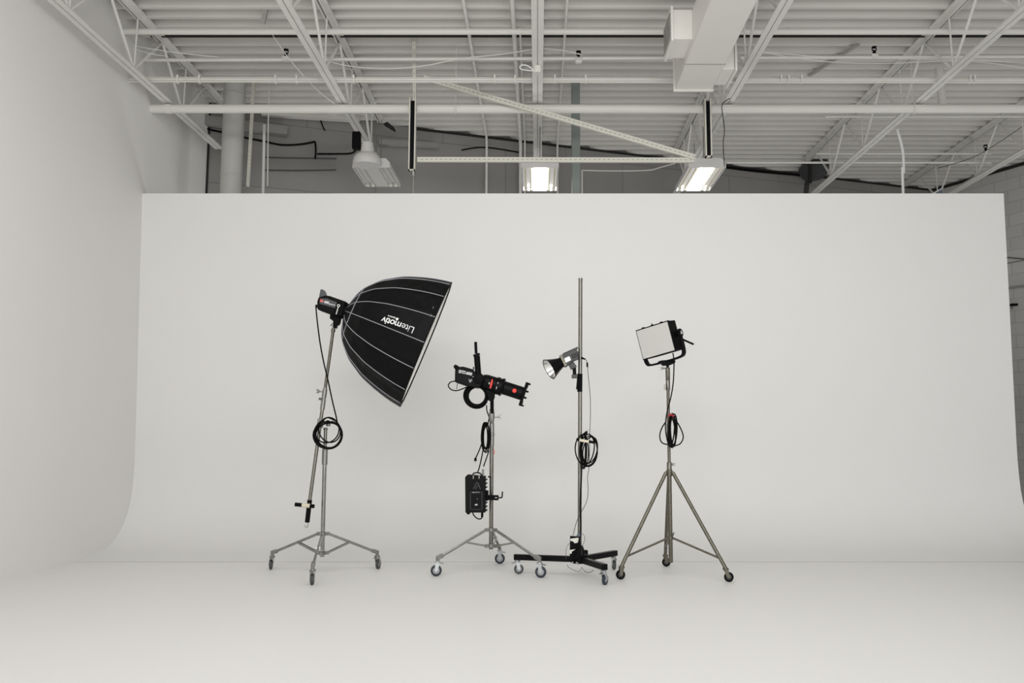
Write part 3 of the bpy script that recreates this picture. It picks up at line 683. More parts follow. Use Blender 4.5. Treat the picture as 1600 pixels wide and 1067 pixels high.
tl = [W(*Z13(*p), yL - .04) for p in [(485, 850), (425, 915), (495, 935)]]
MB().tube(tl, .006, 6, closed=True).build('tilt_handle', 'black_plastic', L1)
MB().tube([W(*Z13(185, 520), yL - .02), W(*Z13(110, 505), yL - .02)], .014, 12).build('power_socket', 'black_plastic', L1)

def cable(name, pts, r, lab, m='black_cable', sub=8, cat='cable'):
    return tag(MB().tube(catmull(pts, sub), r, 8).build(name, m), lab, cat)
yc = 7.87
def coil(name, loops, r, lab, extra=(), m='black_cable', group=None):
    """loops: (u, v, ru, rv, tilt deg, depth) ellipses of one wound cable, all as one cable"""
    t = thing(name, W(loops[0][0], loops[0][1] + loops[0][3], loops[0][5]), lab, 'cable')
    pts = []
    for i, (u, v, ru, rv, tl, Y) in enumerate(loops):
        for k in range(24):
            q = 2 * PI * k / 24 + PI / 2; f_ = k / 24
            if i + 1 < len(loops): nu, nv, nru, nrv, ntl, nY = loops[i + 1]
            else: nu, nv, nru, nrv, ntl, nY = loops[i]
            U, Vv, RU, RV, Y2 = (a + (b - a) * f_ for a, b in zip((u, v, ru, rv, Y), (nu, nv, nru, nrv, nY)))
            a = math.radians(tl); x_ = RU * math.cos(q); y2 = -RV * math.sin(q)
            pts.append(W(U + x_ * math.cos(a) - y2 * math.sin(a), Vv + x_ * math.sin(a) + y2 * math.cos(a), Y2))
    MB().tube(pts, r, 8).build('wound_cable', m, t)
    for e in extra: MB().tube(catmull([W(*p) for p in e[1]], 6), e[2], 8).build(e[0], e[3] if len(e) > 3 else m, t)
    return t
c1 = coil('cable_coil', [(512, 678, 22, 23, 0, 7.88), (514, 680, 21.5, 22, 5, 7.875), (513, 676, 20, 22, -8, 7.86), (515, 681, 20.5, 20, 0, 7.85), (511, 679, 21.5, 22.5, 4, 7.84), (514, 667, 15, 15, 0, 7.855), (514, 677, 19, 23, 0, 7.87), (512, 680, 22.8, 21, 0, 7.83)],
          .0062, 'wound black cable hanging on the boom stand pivot', extra=[('lamp_lead', [(493.5, 478, 7.91), (495.5, 500, 7.9), (500, 535, 7.88), (506, 567, 7.86), (512, 592, 7.85), (519, 625, 7.85), (525.5, 652, 7.85), (527, 660, 7.85), (531, 668, 7.85)], .0065),
          ('tie', [(508, 657, 7.82), (512, 655, 7.80), (518, 657, 7.82)], .008, 'paper_white')])

# ---------------------------------------------------------------- stand 2: roller stand with spotlight
cx2, cy2 = -.428, 8.04
S2 = thing('roller_light_stand', (cx2, cy2, 0), 'chrome rolling stand carrying the black spotlight and control box', 'light stand')
z = lambda v: polez(v, cy2, 768)
feet2 = [(-.905, 7.83), (.028, 7.75), (-.37, 8.58)]
roller_base(S2, cx2, cy2, feet2, z(827.5), z(852.5), .155, [188, 170, 178], .0195, tyre='tyre_blue', zinc='bright_zinc', r=.05, w=.028)
MB().lathe((cx2, cy2, z(858)), (0, 0, 1), [(0, .017), (.008, .0195), (z(697) - z(858), .0195)], 20).build('mast', 'dull_metal', S2)
collar(S2, cx2, cy2, z(697), z(661), .024)
collar(S2, cx2, cy2, z(681), z(676), .027)
mb = MB(); mb.lathe((cx2, cy2, z(661)), (0, 0, 1), [(0, .018), (.01, .022), (.06, .026), (z(642) - z(661) - .01, .026), (z(642) - z(661), .016)], 18); mb.build('top_casting', 'cast_silver', S2)
knob(S2, W(771, 652, cy2), (1, 0, .08), L=.045, wing=.032)
MB().tube([W(771, 702, cy2 - .02), W(773.2, 706, cy2 - .02), W(771.5, 710, cy2 - .02)], .003, 6).build('red_tie', 'red_bright', S2)

Z7 = lambda x, y: (690 + x / 7.62, 520 + y / 7.62)
p7 = lambda pts: [Z7(*p) for p in pts]
yP2 = 8.02
SP = thing('spotlight', W(*Z7(600, 950), yP2), 'black projection spotlight with long lens barrel on the second stand', 'spotlight')
body = MB().ppx(p7([(168, 455), (205, 412), (265, 408), (380, 440), (400, 470), (480, 485), (497, 520), (480, 640), (435, 662), (310, 640), (165, 590)]), yP2, .15).build('lamp_body', 'black_satin', SP, bevel=.010)
MB().ppx(p7([(145, 405), (170, 380), (215, 405), (205, 440), (178, 460)]), yP2, .12).build('rear_handle', 'black_plastic', SP, bevel=.004)
ang = -13
text('lettering', 'aputure', body, flat(*Z7(206, 452), yP2 - .0765, ang), .021, 'print_white', bold=.0008)
text('lettering', 'light storm', body, flat(*Z7(201, 471), yP2 - .0765, ang), .016, 'print_white', bold=.0006)
text('lettering', '600', body, flat(*Z7(290, 492), yP2 - .0765, ang), .037, 'print_white', bold=.0012)
def logo(parent, u, v, Y, s, ang, m='print_white', r=.0016):
    f_ = flat(u, v, Y, ang); mb = MB()
    mb.tube([f_(-.5 * s, -.5 * s), f_(-.05 * s, .5 * s), f_(.15 * s, .5 * s), f_(.55 * s, -.5 * s)], r, 6); mb.tube([f_(-.15 * s, -.5 * s), f_(.12 * s, .1 * s)], r, 6)
    mb.build('logo_mark', m, parent)
logo(body, *Z7(343, 570), yP2 - .077, .028, 170, r=.0022)
mb = MB()
for q in ((375, 522), (388, 520), (424, 524)): mb.box(W(*Z7(*q), yP2 - .077), (.007, .003, .007))
mb.build('small_marks', 'print_white', body)
# upright handle / yoke
h0, h1, h2, h3 = (W(*Z7(*q), yP2 - .09) for q in ((436, 490), (420, 275), (411, 245), (405, 108)))
MB().tube([h0, h1], .0285, 20).build('yoke_arm', 'black_plastic', SP)
MB().tube([h1, h1.lerp(h2, .8)], .032, 20).build('yoke_collar', 'black_satin', SP)
MB().tube([h2, h3], .0135, 16).build('yoke_spigot', 'black_plastic', SP)
MB().tube([W(*Z7(380, 440), yP2), W(*Z7(380, 405), yP2)], .006, 8).build('button', 'black_plastic', SP)
mb = MB(); mb.lathe(W(*Z7(440, 540), yP2 - .115), (0, 1, 0), [(0, .03), (.005, .05), (.04, .05)], 20); mb.build('tilt_knob', 'black_plastic', SP)
# optics
a0 = W(*Z7(480, 570), yP2); a1 = W(*Z7(1015, 742), yP2); ad = (a1 - a0).normalized(); LL = (a1 - a0).length; pxm = PXL(1 / 7.62, yP2)
MB().lathe(a0, ad, [(0, .06), (20 * pxm, .066), (50 * pxm, .072), (170 * pxm, .074), (175 * pxm, .082), (262 * pxm, .082), (268 * pxm, .074), (280 * pxm, .060)], 28).build('optic_housing', 'black_satin', SP)
MB().lathe(a0, ad, [(170 * pxm, .05), (255 * pxm, .0875), (262 * pxm, .0875), (268 * pxm, .06)], 28).build('lens_flange', 'black_plastic', SP)
MB().lathe(a0, ad, [(262 * pxm, .064), (500 * pxm, .064), (505 * pxm, .058)], 28).build('lens_barrel', 'black_satin', SP)
f0 = a0 + ad * 515 * pxm; sd = V((-ad.z, 0, ad.x)).normalized()
if sd.z < 0: sd = -sd
mb = MB(); mb.lathe(f0 - ad * .008, ad, [(0, .07), (.016, .07)], 28); mb.box(f0 + ad * .006, (.026, .12, .2), Matrix((ad, V((0, 1, 0)), sd)).transposed())
for s in (-1, 1):
    mb.box(f0 + sd * s * .088 + ad * .008, (.03, .13, .05), Matrix((ad, V((0, 1, 0)), sd)).transposed())
    mb.box(f0 + sd * s * .105 + ad * .025, (.03, .10, .014), Matrix((ad, V((0, 1, 0)), sd)).transposed())
    mb.box(f0 + sd * s * .03 + ad * .02 + V((0, -.06, 0)), (.05, .02, .018), Matrix((ad, V((0, 1, 0)), sd)).transposed())
mb.build('accessory_holder', 'black_plastic', SP, bevel=.003)
lo = MB().ppx(p7([(598, 548), (610, 552), (608, 590), (592, 655), (570, 662), (578, 620)]), yP2 - .09, .012).build('shutter_lever', 'red_bright', SP, bevel=.003)
MB().tube([W(*Z7(568, 590), yP2 - .088), W(*Z7(566, 612), yP2 - .088)], .005, 6).build('shutter_tab', 'paper_white', SP)
MB().lathe(W(*Z7(580, 652), yP2 - .088), (0, -1, 0), [(0, .011), (.008, .009)], 12).build('lever_pivot', 'red_dark', SP)
MB().lathe(W(*Z7(868, 690), yP2 - .055), (0, -1, 0), [(0, .020), (.022, .020), (.027, .015)], 18).build('focus_knob', 'red_bright', SP)
mb = MB()
for q in (((712, 478), (706, 505)), ((720, 505), (716, 548)), ((674, 590), (668, 605)), ((656, 640), (650, 668))): mb.tube([W(*Z7(*q[0]), yP2 - .08), W(*Z7(*q[1]), yP2 - .08)], .0035, 6)
mb.build('gobo_pins', 'paper_white', SP)
MB().ppx(p7([(500, 620), (520, 640), (640, 660), (632, 770), (615, 815), (560, 810), (545, 740), (525, 690)]), yP2, .06).build('mount_bracket', 'black_plastic', SP, bevel=.005)
MB().tube([W(*Z7(600, 790), yP2), W(*Z7(600, 960), yP2 + .01)], .0175, 14).build('mount_spigot', 'black_plastic', SP)
MB().tube([W(*Z7(565, 917), yP2), W(*Z7(625, 917), yP2)], .004, 6).build('locking_pin', 'black_plastic', SP)
yq = yP2 + .02
cu, cv = Z7(410, 752)
coil('cable_coil', [(cu, cv, 20.5, 18.5, 0, yq), (cu + 1.5, cv + 1, 16, 18.5, 0, yq), (cu - 1.5, cv, 18.5, 15.5, 0, yq - .03), (cu, cv, 15.5, 15, 10, yq - .05), (cu + .3, cv - .5, 14.5, 14, 0, yq - .04), (cu, cv + .4, 17, 16.5, 0, yq - .05), (cu + 2.2, cv - 1, 13, 13, 0, yq - .06), (cu + .5, cv, 17.5, 15.5, -5, yq - .02)], .0078,
     'thick wound black cable hanging beneath the spotlight', extra=[('tail_loop', [(*Z7(165, 575), yq), (*Z7(110, 585), yq), (*Z7(80, 625), yq), (*Z7(110, 672), yq), (*Z7(170, 688), yq), (*Z7(235, 672), yq), (*Z7(300, 645), yq)], .0055),
     ('drop_lead', [(*Z7(535, 860), yq), (*Z7(540, 930), yq), (*Z7(565, 1000), yq), (764, 655, yq), (762, 664, yq)], .0055), ('tally_cord', [(*Z7(188, 600), yq), (*Z7(185, 630), yq), (*Z7(178, 668), yq)], .003)])
# coil on the stand with dangling plug
yk = 7.97
t = coil('cable_coil', [(759, 681, 7, 21, 3, yk), (758, 680, 5.5, 20, -2, yk - .01), (760.5, 682, 5, 20, 4, yk), (757.5, 681, 6.5, 19, 2, yk + .01), (760, 680, 3.5, 20, 0, yk - .02), (757, 682, 4.5, 21, 4, yk), (760, 686, 6, 21, 3, yk)], .0062,
     'wound black cable with hanging plug on the spotlight stand', extra=[('plug_lead', [(753, 692, yk), (749, 703, yk), (744, 714, yk), (743, 716, yk)], .0055), ('box_lead', [(755, 702, yk), (752.5, 715, yk), (749, 730, yk), (746, 739, yk)], .0055),
     ('box_lead', [(764, 704, yk), (760, 716, yk), (755.5, 729, yk)], .0055)])
MB().ppx([(741.5, 715), (745, 716), (744.5, 721), (740.5, 720)], yk, .025).build('plug', 'black_plastic', t, bevel=.003)
MB().box(W(742.3, 722.5, yk), (.018, .012, .008)).build('prongs', 'cast_silver', t)
# control box
yx = 7.90
CB = thing('control_box', W(744, 803, yx), 'black control box clamped to the spotlight stand', 'control box')
bx = MB().ppx([(727.5, 745), (731, 741), (759, 743.5), (759, 800), (728, 800)], yx, .13).build('case', 'black_satin', CB, bevel=.006)
mb = MB()
for k in range(9): c = W(760.2, 749 + k * 6, yx); mb.box(c, (.014, .11, .008))
mb.build('cooling_fin', 'black_plastic', CB)
MB().tube(catmull([W(739, 743, yx - .03), W(740, 739.5, yx - .03), W(746, 738.5, yx - .03), W(751, 740, yx - .03), W(753, 744, yx - .03)], 4), .006, 8).build('handle', 'black_plastic', CB)
MB().tube([W(754.8, 744, yx - .02), W(754.6, 733, yx - .02)], .0095, 12).build('connector', 'cast_silver', CB)
mb = MB(); mb.tube([W(739.5, 748, yx - .068), W(739.5, 743, yx - .068)], .003, 6); mb.tube([W(748.5, 748, yx - .068), W(748.5, 743, yx - .068)], .003, 6); mb.build('trim_pins', 'paper_white', CB)
logo(bx, 745, 759, yx - .067, .058, 0, 'print_grey', .0012)
text('lettering', 'aputure', bx, flat(737.5, 770, yx - .0665, 0), .022, 'print_grey', bold=.0002)
text('lettering', '600', bx, flat(741.8, 789.5, yx - .0665, 0), .017, 'print_white', bold=.0006)
mb = MB(); fr = [(735, 769), (753, 769), (753, 796), (735, 796)]
mb.tube([W(a, b, yx - .066) for a, b in fr], .001, 5, closed=True); mb.build('panel_line', 'print_grey', bx)
MB().box(W(745.8, 779.5, yx - .066), (.005, .003, .005)).build('indicator', 'paper_white', bx)
MB().tube(catmull([W(738, 800, yx), W(741, 806, yx), W(747, 810.5, yx), W(752, 810, yx), W(753.5, 806, yx), W(754, 801, yx)], 5), .0055, 8).build('bottom_cable', 'black_cable', CB)
MB().tube([W(753.5, 800, yx), W(753.3, 808, yx)], .011, 12).build('bottom_plug', 'black_plastic', CB)
MB().ppx([(728, 800), (735, 800), (734, 803), (731, 803.5)], yx, .05).build('foot', 'black_plastic', CB)
mb = MB(); a = W(760, 777, yx + .03); b = W(779, 777.5, yx + .03); mb.ppx([(759, 768), (763, 766), (763, 782), (759, 782)], yx, .08); mb.bar(a, b, .06, .044, up=(0, 0, 1)); mb.build('clamp', 'black_plastic', CB, bevel=.004)
MB().box(W(775, 777.5, yx - .002), (.022, .004, .005)).build('clamp_mark', 'print_white', CB)
MB().tube(catmull([W(779, 777.5, yx + .02), W(783, 777.5, yx + .02), W(784.5, 776, yx + .02), W(785, 768, yx + .02)], 4), .0062, 8).build('clamp_lever', 'black_plastic', CB)
MB().bar(W(763, 744.5, cy2 - .035), W(766.5, 746, cy2 - .022), .012, .012).build('stop_tab', 'black_plastic', CB)

# ---------------------------------------------------------------- stand 3: tall pole on a black wheeled base
cx3, cy3 = .375, 7.83
S3 = thing('pole_stand', (cx3, cy3, 0), 'tall bare metal pole on a black three-armed wheeled base', 'light stand')
z = lambda v: polez(v, cy3, 904)
zb3 = z(874)
MB().tube([(cx3, cy3, zb3), V((W(907, 435.5, cy3).x, cy3, z(435.5)))], .0185, 20).build('pole', 'dull_metal', S3)
MB().tube([W(907, 438.5, cy3), W(907, 434.8, cy3)], .0200, 20).build('pole_cap', 'dull_metal', S3)
feet3 = [((-.165, 7.96), 'a'), ((.578, 7.345), 'b'), ((.70, 8.20), 'c')]
ends = [W(803.6, 873.5, 7.97), W(945.5, 891.5, 7.36), W(962, 867, 8.24)]
hz = z(880)
for e in ends:
    e.z = .150; d = (e - V((cx3, cy3, .15))).normalized()
    MB().bar(V((cx3, cy3, .150)) + d * .05, e, .05, .05).build('base_arm', 'black_satin', S3, bevel=.003)
mb = MB(); mb.lathe((cx3, cy3, .118), (0, 0, 1), [(0, .075), (.004, .08), (.07, .08), (.085, .05), (.12, .042), (.15, .03)], 20)
for k in range(3): a_ = k * 2.1 + .6; mb.lathe((cx3 + .07 * math.cos(a_), cy3 + .07 * math.sin(a_), .17), (0, 0, 1), [(0, .022), (.05, .020), (.055, .012)], 10)
mb.build('base_hub', 'black_plastic', S3, bevel=.002)
mb = MB()
for u_, v_ in ((894.5, 878.5), (901, 879), (903, 881)): mb.lathe(W(u_, v_, cy3 - .085), (0, -1, 0), [(0, .009), (.006, .008)], 8)
mb.build('base_bolts', 'cast_silver', S3)
for (f, _), e, rl in zip(feet3, ends, (8, 60, 100)):
    d = (V((cx3, cy3, 0)) - V((e.x, e.y, 0))).normalized(); tp = V((e.x, e.y, .126)) + d * .03
    caster(S3, tp, (tp.x + (.012 if rl < 90 else 0), tp.y), rl, tyre='tyre_blue' if rl == 60 else 'tyre_grey', zinc='bright_zinc', r=.043, w=.026, hub='hub_grey')
# lamp on the pole
Z5 = lambda x, y: (830 + x / 5.34, 420 + y / 5.34)
p5 = lambda pts: [Z5(*p) for p in pts]
yl3 = 7.80
L3 = thing('reflector_lamp', W(*Z5(404, 1000), yl3), 'small graphite lamp with black cone reflector clamped to the tall pole', 'lamp')
b3 = MB().ppx(p5([(240, 735), (252, 722), (345, 678), (372, 672), (397, 705), (395, 755), (345, 775), (290, 822), (275, 815)]), yl3 - .01, .10).build('lamp_body', 'graphite_metal', L3, bevel=.006)
MB().ppx(p5([(262, 708), (385, 652), (390, 662), (385, 670), (270, 722)]), yl3 - .01, .07).build('top_handle', 'graphite_metal', L3, bevel=.003)
MB().ppx(p5([(233, 730), (255, 718), (298, 808), (278, 822)]), yl3 - .01, .125).build('front_flange', 'worn_steel', L3, bevel=.003)
MB().ppx(p5([(278, 748), (318, 730), (330, 760), (290, 782)]), yl3 - .0625, .003).build('side_screen', 'reflector_silver', b3)
mb = MB()
for k in range(7):
    a_ = W(*Z5(335 + k * 8, 715 - k * 3.5), yl3 - .062); b_ = W(*Z5(350 + k * 7, 752 - k * 3.5), yl3 - .062); mb.tube([a_, b_], .0016, 5)
mb.build('vent_grille', 'black_plastic', b3)
r0 = W(*Z5(262, 775), yl3 - .01); r1 = W(*Z5(148, 838), yl3 - .055); rd = (r1 - r0).normalized(); RL = (r1 - r0).length
o = MB().lathe(r0, rd, [(0, .035), (.0, .045), (.018, .048), (.03, .050), (RL * .5, .066), (RL - .002, .098), (RL, .1), (RL - .004, .093), (RL * .5, .060), (.03, .044)], 32, caps=False).build('reflector', 'black_satin', L3)
MB().lathe(r0, rd, [(.02, .0), (.02, .03), (.03, .042), (RL * .5, .058), (RL - .003, .0925)], 32, caps=False).build('reflector_lining', 'reflector_silver', o)
MB().lathe(r0, rd, [(.03, .0), (.05, .016), (.07, .014), (.075, .0)], 16, caps=False).build('lamp_chip', 'label_cream', L3)
MB().ppx(p5([(312, 800), (350, 775), (378, 815), (375, 825), (335, 840), (330, 838)]), yl3, .08).build('bracket', 'graphite_metal', L3, bevel=.003)
MB().ppx(p5([(345, 830), (373, 820), (376, 885), (348, 885)]), yl3, .05).build('stem', 'black_plastic', L3, bevel=.002)
MB().ppx(p5([(338, 882), (384, 878), (384, 912), (338, 915)]), yl3, .05).build('spigot_block', 'graphite_metal', L3, bevel=.003)
cp0, cp1 = W(*Z5(405, 1026), cy3), W(*Z5(407, 876), cy3)
MB().tube([cp0, cp1], .0235, 20).build('pole_clamp', 'black_plastic', L3)
MB().ppx(p5([(383, 905), (392, 905), (388, 1005), (374, 1005)]), cy3 - .01, .03).build('clamp_lever', 'black_plastic', L3)
MB().tube([W(*Z5(420, 742), yl3), W(*Z5(452, 755), yl3)], .011, 10, r2=.006).build('power_plug', 'black_plastic', L3)
tw = thing('lamp_power_cord', W(922, 640, 7.8), 'thin grey cord hanging right of the tall pole', 'cord')
MB().tube(catmull([W(*q, 7.80) for q in [(914.5, 561), (917, 565), (918, 573), (919, 586), (921, 605), (922.5, 625), (922.5, 650), (921.5, 680), (920.5, 728), (918, 745), (919, 765), (917, 782), (911, 795), (905, 806), (900, 818), (895.5, 836)]], 6), .0032, 6).build('cord', 'dark_grey_plastic', tw)
MB().tube([W(917.4, 566.5, 7.8), W(917.8, 573.5, 7.8)], .0085, 10).build('inline_connector', 'black_plastic', tw)
# coil on pole
Z38 = lambda x, y: (790 + x / 3.811, 650 + y / 3.811)
yk3 = 7.77
t = coil('cable_coil', [(915, 704, 18, 26, -4, yk3 + .01), (919, 703, 14.5, 25, 6, yk3), (921, 704, 12, 23, 5, yk3 - .01), (911, 704, 4, 25, 0, yk3), (912.5, 706, 4.5, 30, 2, yk3 - .01), (911, 702, 3, 24, 0, yk3 + .01), (922, 703, 11, 21, 12, yk3)][0:7], .0058,
     'wound black cable with cream labelled strap on the tall pole', extra=[('drop_lead', [(909, 722, yk3), (908.5, 745, yk3), (906.5, 790, yk3), (907.5, 815, yk3), (907, 835, yk3), (903, 855, yk3 - .02), (895, 872, yk3 - .03)], .0065)])
o = MB().bar(W(900.5, 686.5, yk3 - .04), W(930, 691.5, yk3 - .04), .02, .024).build('strap', 'black_rubber', t)
MB().bar(W(905.5, 687.3, yk3 - .052), W(920, 690, yk3 - .052), .002, .022).build('strap_label', 'label_cream', o)
MB().ppx([(912.5, 676), (916, 673), (918.5, 674), (917.5, 678), (914, 681)], yk3 - .02, .025).build('plug', 'black_plastic', t, bevel=.002)
MB().box(W(918.3, 671, yk3 - .02), (.018, .012, .012)).build('prongs', 'cast_silver', t)
# taped power brick at the base
yt = cy3 - .055
PB = thing('power_brick', W(899, 873, yt), 'power supply taped with black tape onto the base of the tall pole', 'power supply')
Zt = lambda x, y: (870 + x / 10.67, 820 + y / 10.67)
pt = lambda pts: [Zt(*p) for p in pts]
br_ = MB().ppx(pt([(222, 185), (388, 195), (400, 330), (402, 440), (385, 500), (350, 560), (240, 570), (215, 500)]), yt, .06).build('brick', 'black_plastic', PB, bevel=.004)
MB().ppx(pt([(226, 232), (380, 210), (372, 292), (290, 306), (285, 282), (226, 262)]), yt - .032, .003).build('paper', 'paper_white', PB)
MB().ppx(pt([(216, 420), (318, 402), (245, 450), (250, 478), (216, 480)]), yt - .032, .003).build('paper', 'paper_white', PB)
MB().ppx(pt([(330, 185), (350, 140), (388, 145), (388, 195)]), yt, .03).build('wire_tail', 'tape_blue', PB)
for i, pl in enumerate(([(390, 138), (430, 150), (465, 200), (460, 270), (430, 340), (418, 400), (412, 500)], [(222, 300), (175, 350), (155, 430), (155, 570)], [(170, 660), (200, 710), (290, 755), (350, 775), (400, 750), (412, 700)], [(420, 710), (455, 760), (520, 795), (570, 785), (610, 755)])):
    MB().tube(catmull([W(*Zt(*q), yt - .04) for q in pl], 5), .0022, 6).build('thin_wire', 'dark_grey_plastic' if i != 3 else 'black_cable', PB)
MB().tube(catmull([W(*Zt(*q), yt - .05) for q in [(380, 200), (372, 280), (330, 390), (285, 500), (262, 560)]], 5), .008, 8).build('cable_run', 'black_cable', PB)

# ---------------------------------------------------------------- stand 4: worn steel tripod with LED panel
cx4, cy4 = 1.195, 7.86
S4 = thing('steel_tripod_stand', (cx4, cy4, 0), 'worn steel tripod stand on casters holding the flat light panel', 'light stand')
z = lambda v: polez(v, cy4, 1043)
feet4 = [(.725, 7.66), (1.625, 7.535), (1.225, 8.40)]
MB().lathe((cx4, cy4, z(879)), (0, 0, 1), [(0, .017), (.01, .0195), (z(742) - z(879), .0195)], 18).build('mast', 'worn_steel', S4)
collar(S4, cx4, cy4, z(744), z(733), .026, 'worn_steel', 'apex_collar')
collar(S4, cx4, cy4, z(734), z(722), .023, 'dull_metal')
collar(S4, cx4, cy4, z(843), z(837), .024, 'worn_steel', 'brace_collar')
knob(S4, W(1047, 725.5, cy4), (1, 0, 0), L=.02, wing=.013, m='cast_silver')
knob(S4, W(1048, 838.5, cy4 - .02), (.6, -.3, .7), L=.02, wing=.009, m='worn_steel')
MB().lathe((cx4, cy4, z(723)), (0, 0, 1), [(0, .0145), (z(600) - z(723), .0145)], 16).build('mast_extension', 'worn_steel', S4)
collar(S4, cx4, cy4, z(610), z(594), .020, 'dull_metal'); collar(S4, cx4, cy4, z(594), z(574), .0205, 'worn_steel', 'top_socket')
collar(S4, cx4, cy4, z(682), z(662), .019, 'worn_steel', 'cable_clip')
MB().bar(W(1039, 609, cy4 - .01), W(1039, 600, cy4 - .01), .015, .02, up=(0, 1, 0)).build('latch', 'dull_metal', S4)
knob(S4, W(1040, 575.5, cy4), (-1, 0, 0), L=.025, wing=.018, m='cast_silver')
MB().tube([(cx4, cy4, z(574)), (cx4, cy4, z(568))], .012, 12).build('spigot', 'black_plastic', S4)
C0 = V((cx4, cy4, 0))
for f, rl in zip(feet4, (12, -14, 5)):
    fv = V((f[0], f[1], 0)); d = (fv - C0).normalized(); L = (fv - C0).length
    a = C0 + d * .035 + V((0, 0, z(738))); b = C0 + d * (L - .01) + V((0, 0, .112))
    MB().tube([a, b], .0165, 14).build('leg', 'worn_steel', S4)
    mb = MB(); mb.bar(C0 + d * .018 + V((0, 0, z(739))), a + V((0, 0, -.0)), .02, .035); mb.build('hinge', 'worn_steel', S4)
    mid = a.lerp(b, .90); MB().tube([C0 + d * .02 + V((0, 0, z(840))), mid], .0095, 10).build('brace', 'worn_steel', S4)
    caster(S4, b + V((0, 0, 0)), (f[0] + d.x * .01 + .008, f[1]), rl, tyre='black_rubber', metal='worn_steel', r=.041, w=.026, hub='graphite_metal', brake=False)
# LED panel
yp = 7.83
LP = thing('light_panel', W(1042, 571, yp), 'flat white-faced light panel in black yoke on the steel tripod', 'light panel')
cpn = W(1024, 532, yp - .03)
Rp = Matrix.Rotation(math.radians(-13.5), 3, 'Y').inverted() if False else Matrix.Rotation(math.radians(13.5), 3, 'Y').inverted()
yaw = Matrix.Rotation(math.radians(-40), 3, 'Z')
RR = Rp @ yaw
T = Matrix.Translation(cpn) @ RR.to_4x4()
PW, PHh, PD = .362, .288, .165
mb = MB(T)
mb.box((0, .012, 0), (PW, .024, PHh))
sec = [(-PW / 2, .024), (PW / 2, .024), (PW / 2 - .0, PD * .75), (PW / 2 - .05, PD), (-PW / 2 + .05, PD), (-PW / 2, PD * .75)]
vs = []
for zz, sc in ((-PHh / 2 + .005, 1), (PHh / 2 - .005, 1)): vs += [(x_, y2, zz) for x_, y2 in sec]
mb.add(vs, [tuple(range(6)), tuple(range(6, 12))] + [(k, (k + 1) % 6, 6 + (k + 1) % 6, 6 + k) for k in range(6)])
pb = mb.build('panel_body', 'black_plastic', LP, bevel=.004)
MB(T).box((0, -.002, 0), (PW - .022, .006, PHh - .022)).build('diffuser', 'panel_diffuser', LP)
mb = MB(T)
for x_ in (-.1, 0.0, .1): mb.box((x_, .012, PHh / 2 + .003), (.02, .02, .008))
mb.box((-.0, .012, PHh / 2 + .012), (.004, .004, .022)); mb.build('clips', 'black_plastic', LP)
# pivot discs + yoke
for s in (1,):
    mb = MB(T); mb.lathe((s * PW / 2, .085, .01), (s, 0, 0), [(0, .03), (.02, .032), (.035, .040), (.048, .040), (.052, .034)], 24); kn = mb.build('pivot_knob', 'black_satin', LP)
    if s > 0:
        cc = T @ V((s * (PW / 2 + .0535), .085, .01)); 
        fx = (RR @ V((0, 1, 0))); fz = RR @ V((0, 0, 1)); mb = MB()
        g = lambda a_, b_: cc + fx * a_ + fz * b_
        mb.tube([g(-.012, -.014), g(-.002, .014), g(.003, .014), g(.014, -.014)], .0022, 6); mb.tube([g(-.003, -.014), g(.003, .003)], .0018, 6); mb.build('logo_mark', 'print_white', kn)
yk_ = []
for x_, y2, zz in [(-PW / 2 - .022, .085, 0), (-PW / 2 - .024, .085, -.10), (-PW / 2 - .015, .085, -PHh / 2 - .035), (-PW / 2 + .03, .08, -PHh / 2 - .058), (0, .07, -PHh / 2 - .062), (PW / 2 - .03, .08, -PHh / 2 - .058), (PW / 2 + .022, .085, -PHh / 2 - .035), (PW / 2 + .034, .085, -.10), (PW / 2 + .032, .085, 0)]:
    yk_.append(T @ V((x_, y2, zz)))
pts = catmull(yk_, 6); mb = MB()
fx = RR @ V((0, 1, 0)); vs = []; n = len(pts)
for i, p in enumerate(pts):
    tg = (pts[min(n - 1, i + 1)] - pts[max(0, i - 1)]).normalized(); nn = tg.cross(fx).normalized()
    vs += [p + fx * .024 + nn * .009, p - fx * .024 + nn * .009, p - fx * .024 - nn * .009, p + fx * .024 - nn * .009]
fs = [(i * 4 + k, i * 4 + (k + 1) % 4, (i + 1) * 4 + (k + 1) % 4, (i + 1) * 4 + k) for i in range(n - 1) for k in range(4)] + [(0, 1, 2, 3), tuple((n - 1) * 4 + k for k in range(4))]
mb.add(vs, fs); mb.build('yoke', 'black_plastic', LP)
MB().ppx([(1028, 565), (1032, 563.5), (1052, 562), (1055, 564), (1054, 567.5), (1046, 571), (1036, 571.5)], yp + .02, .06).build('yoke_mount', 'black_plastic', LP, bevel=.003)
MB().bar(W(1066, 530, yp - .02), W(1084, 538, yp - .04), .018, .018).build('tilt_lever', 'black_plastic', LP, bevel=.004)
yk4 = 7.80
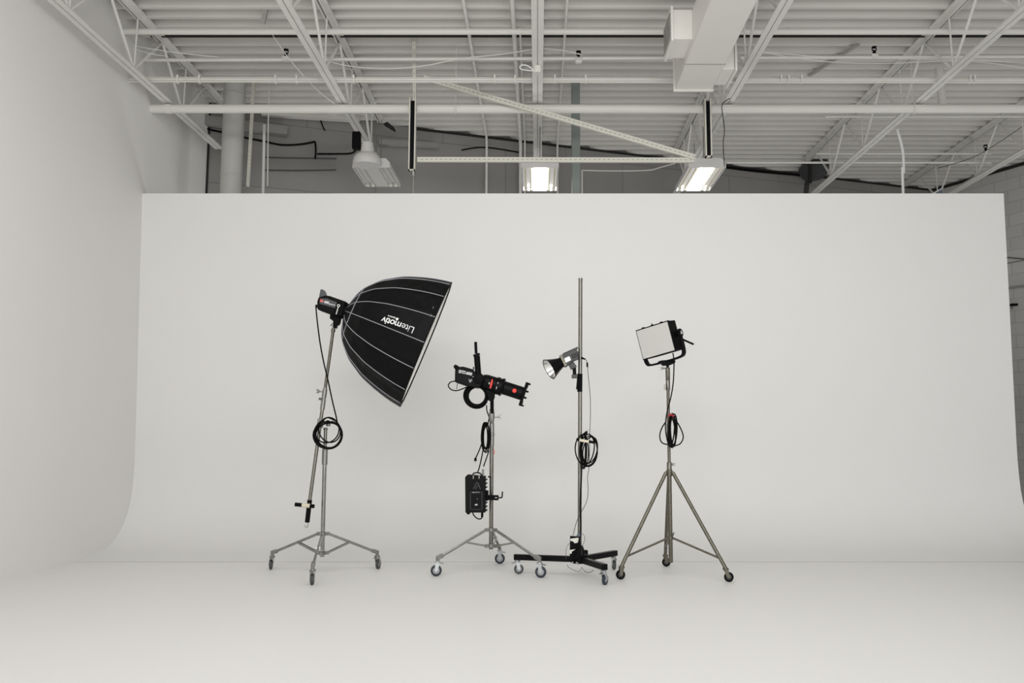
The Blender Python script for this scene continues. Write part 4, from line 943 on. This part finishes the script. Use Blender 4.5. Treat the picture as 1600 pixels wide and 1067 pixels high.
coil('cable_coil', [(1051, 673, 5.5, 26, -2, yk4), (1052, 672, 4, 25, 0, yk4 - .01), (1050, 674, 6.5, 25, 3, yk4), (1053, 672, 5, 22, -3, yk4 - .01), (1050.5, 676, 4, 23, 2, yk4), (1052, 672, 6.8, 26, -4, yk4 - .02), (1049, 674, 4.5, 24, 5, yk4)], .0062,
     'wound black cable with a red tie on the steel tripod', extra=[
     ('panel_lead', [(1051.5, 552, 7.88), (1053, 562, 7.84), (1053, 575, 7.82), (1052, 597, 7.8), (1049, 617, 7.8), (1045, 633, 7.8), (1041.5, 648, 7.8), (1039.8, 665, 7.8), (1041, 680, 7.8), (1045, 695, 7.79), (1051, 700, 7.79)], .0058),
     ('side_loop', [(1041, 658, yk4), (1034.5, 668, yk4), (1031, 679, yk4), (1032.5, 689, yk4), (1038, 693.5, yk4), (1045, 694, yk4)], .0058),
     ('side_loop', [(1052, 652, yk4), (1059, 661, yk4), (1065.5, 674, yk4), (1067.5, 684, yk4), (1063, 693, yk4), (1055, 696.5, yk4)], .0058),
     ('red_tie', [(1044.5, 650, yk4 - .03), (1048, 647.5, yk4 - .04), (1052.5, 650, yk4 - .03)], .010, 'red_dark')])

# ================================================================== CAMERA
cam = bpy.data.cameras.new('camera'); co = bpy.data.objects.new('camera', cam); C.objects.link(co)
co.location = (0, 0, H); co.rotation_euler = (PI / 2 + TH, 0, 0)
cam.sensor_fit = 'HORIZONTAL'; cam.sensor_width = 36; cam.lens = 36 * F / 1600; cam.shift_x = -(CX - 800) / 1600; cam.clip_end = 100
bpy.context.scene.camera = co

# ================================================================== LIGHT
def area(name, loc, target, sx, sy, power, col=(1, .99, .972), spread=180):
    l = bpy.data.lights.new(name, 'AREA'); l.shape = 'RECTANGLE'; l.size = sx; l.size_y = sy; l.energy = power; l.color = col; l.spread = math.radians(spread)
    o = bpy.data.objects.new(name, l); C.objects.link(o); o.location = loc
    o.rotation_euler = (V(target) - V(loc)).to_track_quat('-Z', 'Y').to_euler(); return o
area('front_bank_light', (-.5, -1.0, 5.0), (-.5, 9.5, 2.0), 4.2, 1.4, 150)
area('overhead_bank_light', (.6, 4.6, 5.0), (.6, 5.8, 0), 8.5, 2.4, 122)
area('rear_ceiling_fill', (2, -2.5, 2.0), (2, 9, 5.0), 9, 3, 230)  # unseen fill added behind the camera to brighten the ceiling
area('backstage_fill', (1.55, 11.3, 2.4), (1.55, 11.9, 6), 12.1, 0.8, 66)  # unseen up-light added behind the cyclorama to lift deck and far wall
w = bpy.data.worlds.new('studio_world'); bpy.context.scene.world = w; w.use_nodes = True
bg = w.node_tree.nodes['Background']; bg.inputs[0].default_value = (.93, .93, .93, 1); bg.inputs[1].default_value = .54
sc = bpy.context.scene
sc.view_settings.view_transform = 'Standard'; sc.view_settings.look = 'None'; sc.view_settings.exposure = 0
